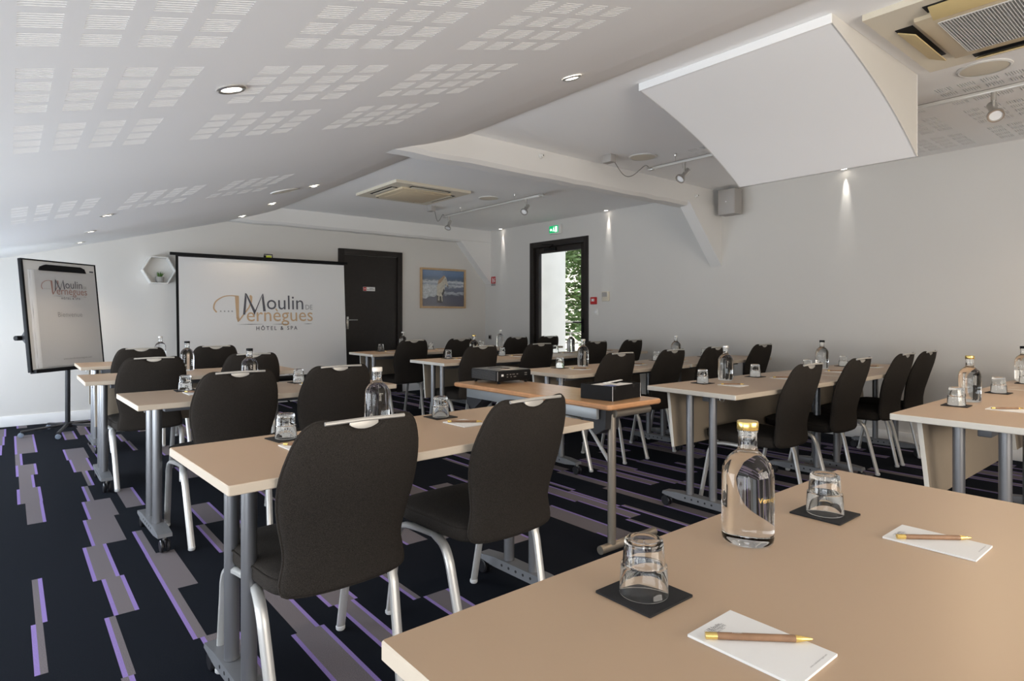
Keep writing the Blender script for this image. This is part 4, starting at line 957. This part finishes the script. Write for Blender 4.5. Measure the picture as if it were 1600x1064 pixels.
setting('R0', (3.475, 4.215), (0.893, 0.888), 3.70, 0.895, 'gold', (3.49, 4.2), (0.70, 0.68), prot=0)
setting('R1', (3.38, 4.02), (2.205, 2.205), 3.66, 2.215, 'silver', (3.42, 4.06), (2.02, 2.02))
setting('R2', (3.46, 4.15), (3.58, 3.58), 3.73, 3.58, 'silver', (3.50, 4.2), (3.39, 3.39))
setting('R3', (3.36, 4.04), (5.06, 5.06), 3.68, 5.07, 'gold', (3.4, 4.1), (4.87, 4.87))
setting('R4', (3.41, 4.10), (6.57, 6.57), 3.71, 6.58, 'silver', (3.45, 4.15), (6.40, 6.40))
setting('S0', (4.93, 5.60), (0.90, 0.90), 5.10, 0.945, 'black', (4.95, 5.6), (0.68, 0.68))
setting('S1', (4.78, 5.43), (2.19, 2.19), 5.05, 2.20, 'black', (4.85, 5.5), (2.0, 2.0))
setting('S2', (4.75, 5.55), (3.60, 3.60), 5.06, 3.60, 'silver', (4.85, 5.5), (3.42, 3.42))
setting('S3', (4.82, 5.50), (5.06, 5.06), 5.08, 5.07, 'silver', (4.85, 5.5), (4.88, 4.88))
setting('S4', (4.90, 5.55), (6.58, 6.58), 5.22, 6.58, 'silver', (4.95, 5.5), (6.41, 6.41))
# gold script on the bottle of the nearest table, turned to the right of the view
cyl_text(b0, 'Vernègues', 'gold', 0.0477, 0.085, 0.060, R(-128))

# projector
pj = tag(empty('projector', (2.468, 3.105, TH)), 'black video projector on the beech table', 'projector')
MB().box((0, 0, 0.050), (0.275, 0.285, 0.066), 'black_plastic', 0.008).build('housing', pj)
MB().box((0, 0, 0.0835), (0.262, 0.272, 0.003), 'projector_top', 0.001).build('top_cover', pj)
mb = MB().lathe([(0.03, 0.085), (0.03, 0.0865), (0.026, 0.0865)], 'black_plastic', 20, (0.02, -0.02, 0)); mb.box((0.0, 0.06, 0.0855), (0.10, 0.03, 0.002), 'black_plastic'); mb.build('control_pad', pj)
MB().lathe([(0.032, 0), (0.032, 0.012), (0.028, 0.014), (0.026, 0.008), (0.002, 0.010)], 'black_plastic', 24, M=frame((0.07, 0.142, 0.052), (1, 0, 0), (0, 0, -1), (0, 1, 0))).build('lens', pj)
for s in range(9):   # louvres of the side vent
    MB().box((-0.1385, 0, 0.025 + s * 0.0065), (0.003, 0.25, 0.0028), 'projector_top', 0, Matrix.Translation((0, 0, 0))).build('louvre', pj)
mb = MB(); r6 = random.Random(4)
for k, (x_, z_, w_, h_) in enumerate(((-0.10, 0.055, 0.016, 0.013), (-0.06, 0.058, 0.012, 0.006), (-0.035, 0.058, 0.012, 0.006), (-0.01, 0.058, 0.02, 0.006), (0.02, 0.058, 0.012, 0.006), (-0.06, 0.043, 0.01, 0.006), (-0.03, 0.043, 0.01, 0.006), (0.0, 0.043, 0.02, 0.006), (0.09, 0.062, 0.02, 0.006), (0.09, 0.05, 0.02, 0.006))):
    mb.box((x_, -0.1436, z_), (w_, 0.002, h_), 'sign_white' if k in (0,) else 'steel_dark')
mb.build('port_panel', pj, smooth=False)
mb = MB().box((-0.1365, -0.1415, 0.05), (0.004, 0.004, 0.056), 'steel_dark'); mb.build('corner_trim', pj)
for x_ in (-0.11, 0.11):
    for y_ in (-0.12, 0.12): MB().lathe([(0.009, 0.0003), (0.009, 0.008), (0.006, 0.018)], 'black_plastic', 12, (x_, y_, 0)).build('foot', pj)
# black document box
bx_ = tag(empty('document_box', (2.432, 2.135, TH), R(6)), 'open black cardboard box of papers on the beech table', 'box')
for (x_, y_, sx_, sy_) in ((0, -0.098, 0.25, 0.004), (0, 0.098, 0.25, 0.004), (-0.123, 0, 0.004, 0.192), (0.123, 0, 0.004, 0.192)):
    MB().box((x_, y_, 0.0375), (sx_, sy_, 0.074), 'black_plastic').build('side', bx_, smooth=False)
MB().box((0, 0, 0.002), (0.242, 0.192, 0.003), 'black_plastic').build('bottom', bx_, smooth=False)
mb = MB()
for s in (-1, 1):
    mb.tube([(s * 0.125, -0.1003, 0.001), (s * 0.125, -0.1003, 0.0745)], 0.0012, 'sign_white', n=4)
mb.build('white_seams', bx_)
mb = MB()
for x_ in (-0.105, 0.06): mb.lathe([(0.010, 0), (0.010, 0.0012)], 'slot_black', 14, M=frame((x_, -0.1002, 0.066), (1, 0, 0), (0, 0, 1), (0, -1, 0)))
mb.build('thumb_notch', bx_)
mb = MB().box((-0.02, 0.0, 0.035), (0.19, 0.17, 0.062), 'paper', 0.002); mb.box((0.03, -0.05, 0.068), (0.13, 0.07, 0.003), 'paper', 0, Matrix.Rotation(R(14), 4, 'Z')); mb.build('paper_stack', bx_, smooth=False)
mat('leaflet_blue', (0.08, 0.12, 0.35), 0.5); MB().box((-0.06, -0.055, 0.069), (0.06, 0.05, 0.004), 'leaflet_blue', 0, Matrix.Rotation(R(-10), 4, 'Z')).build('leaflet', bx_, smooth=False)
MB().box((0.045, 0.01, 0.0785), (0.20, 0.015, 0.004), 'paper', 0, Matrix.Rotation(R(8), 4, 'Z')).build('paper_strip', bx_, smooth=False)
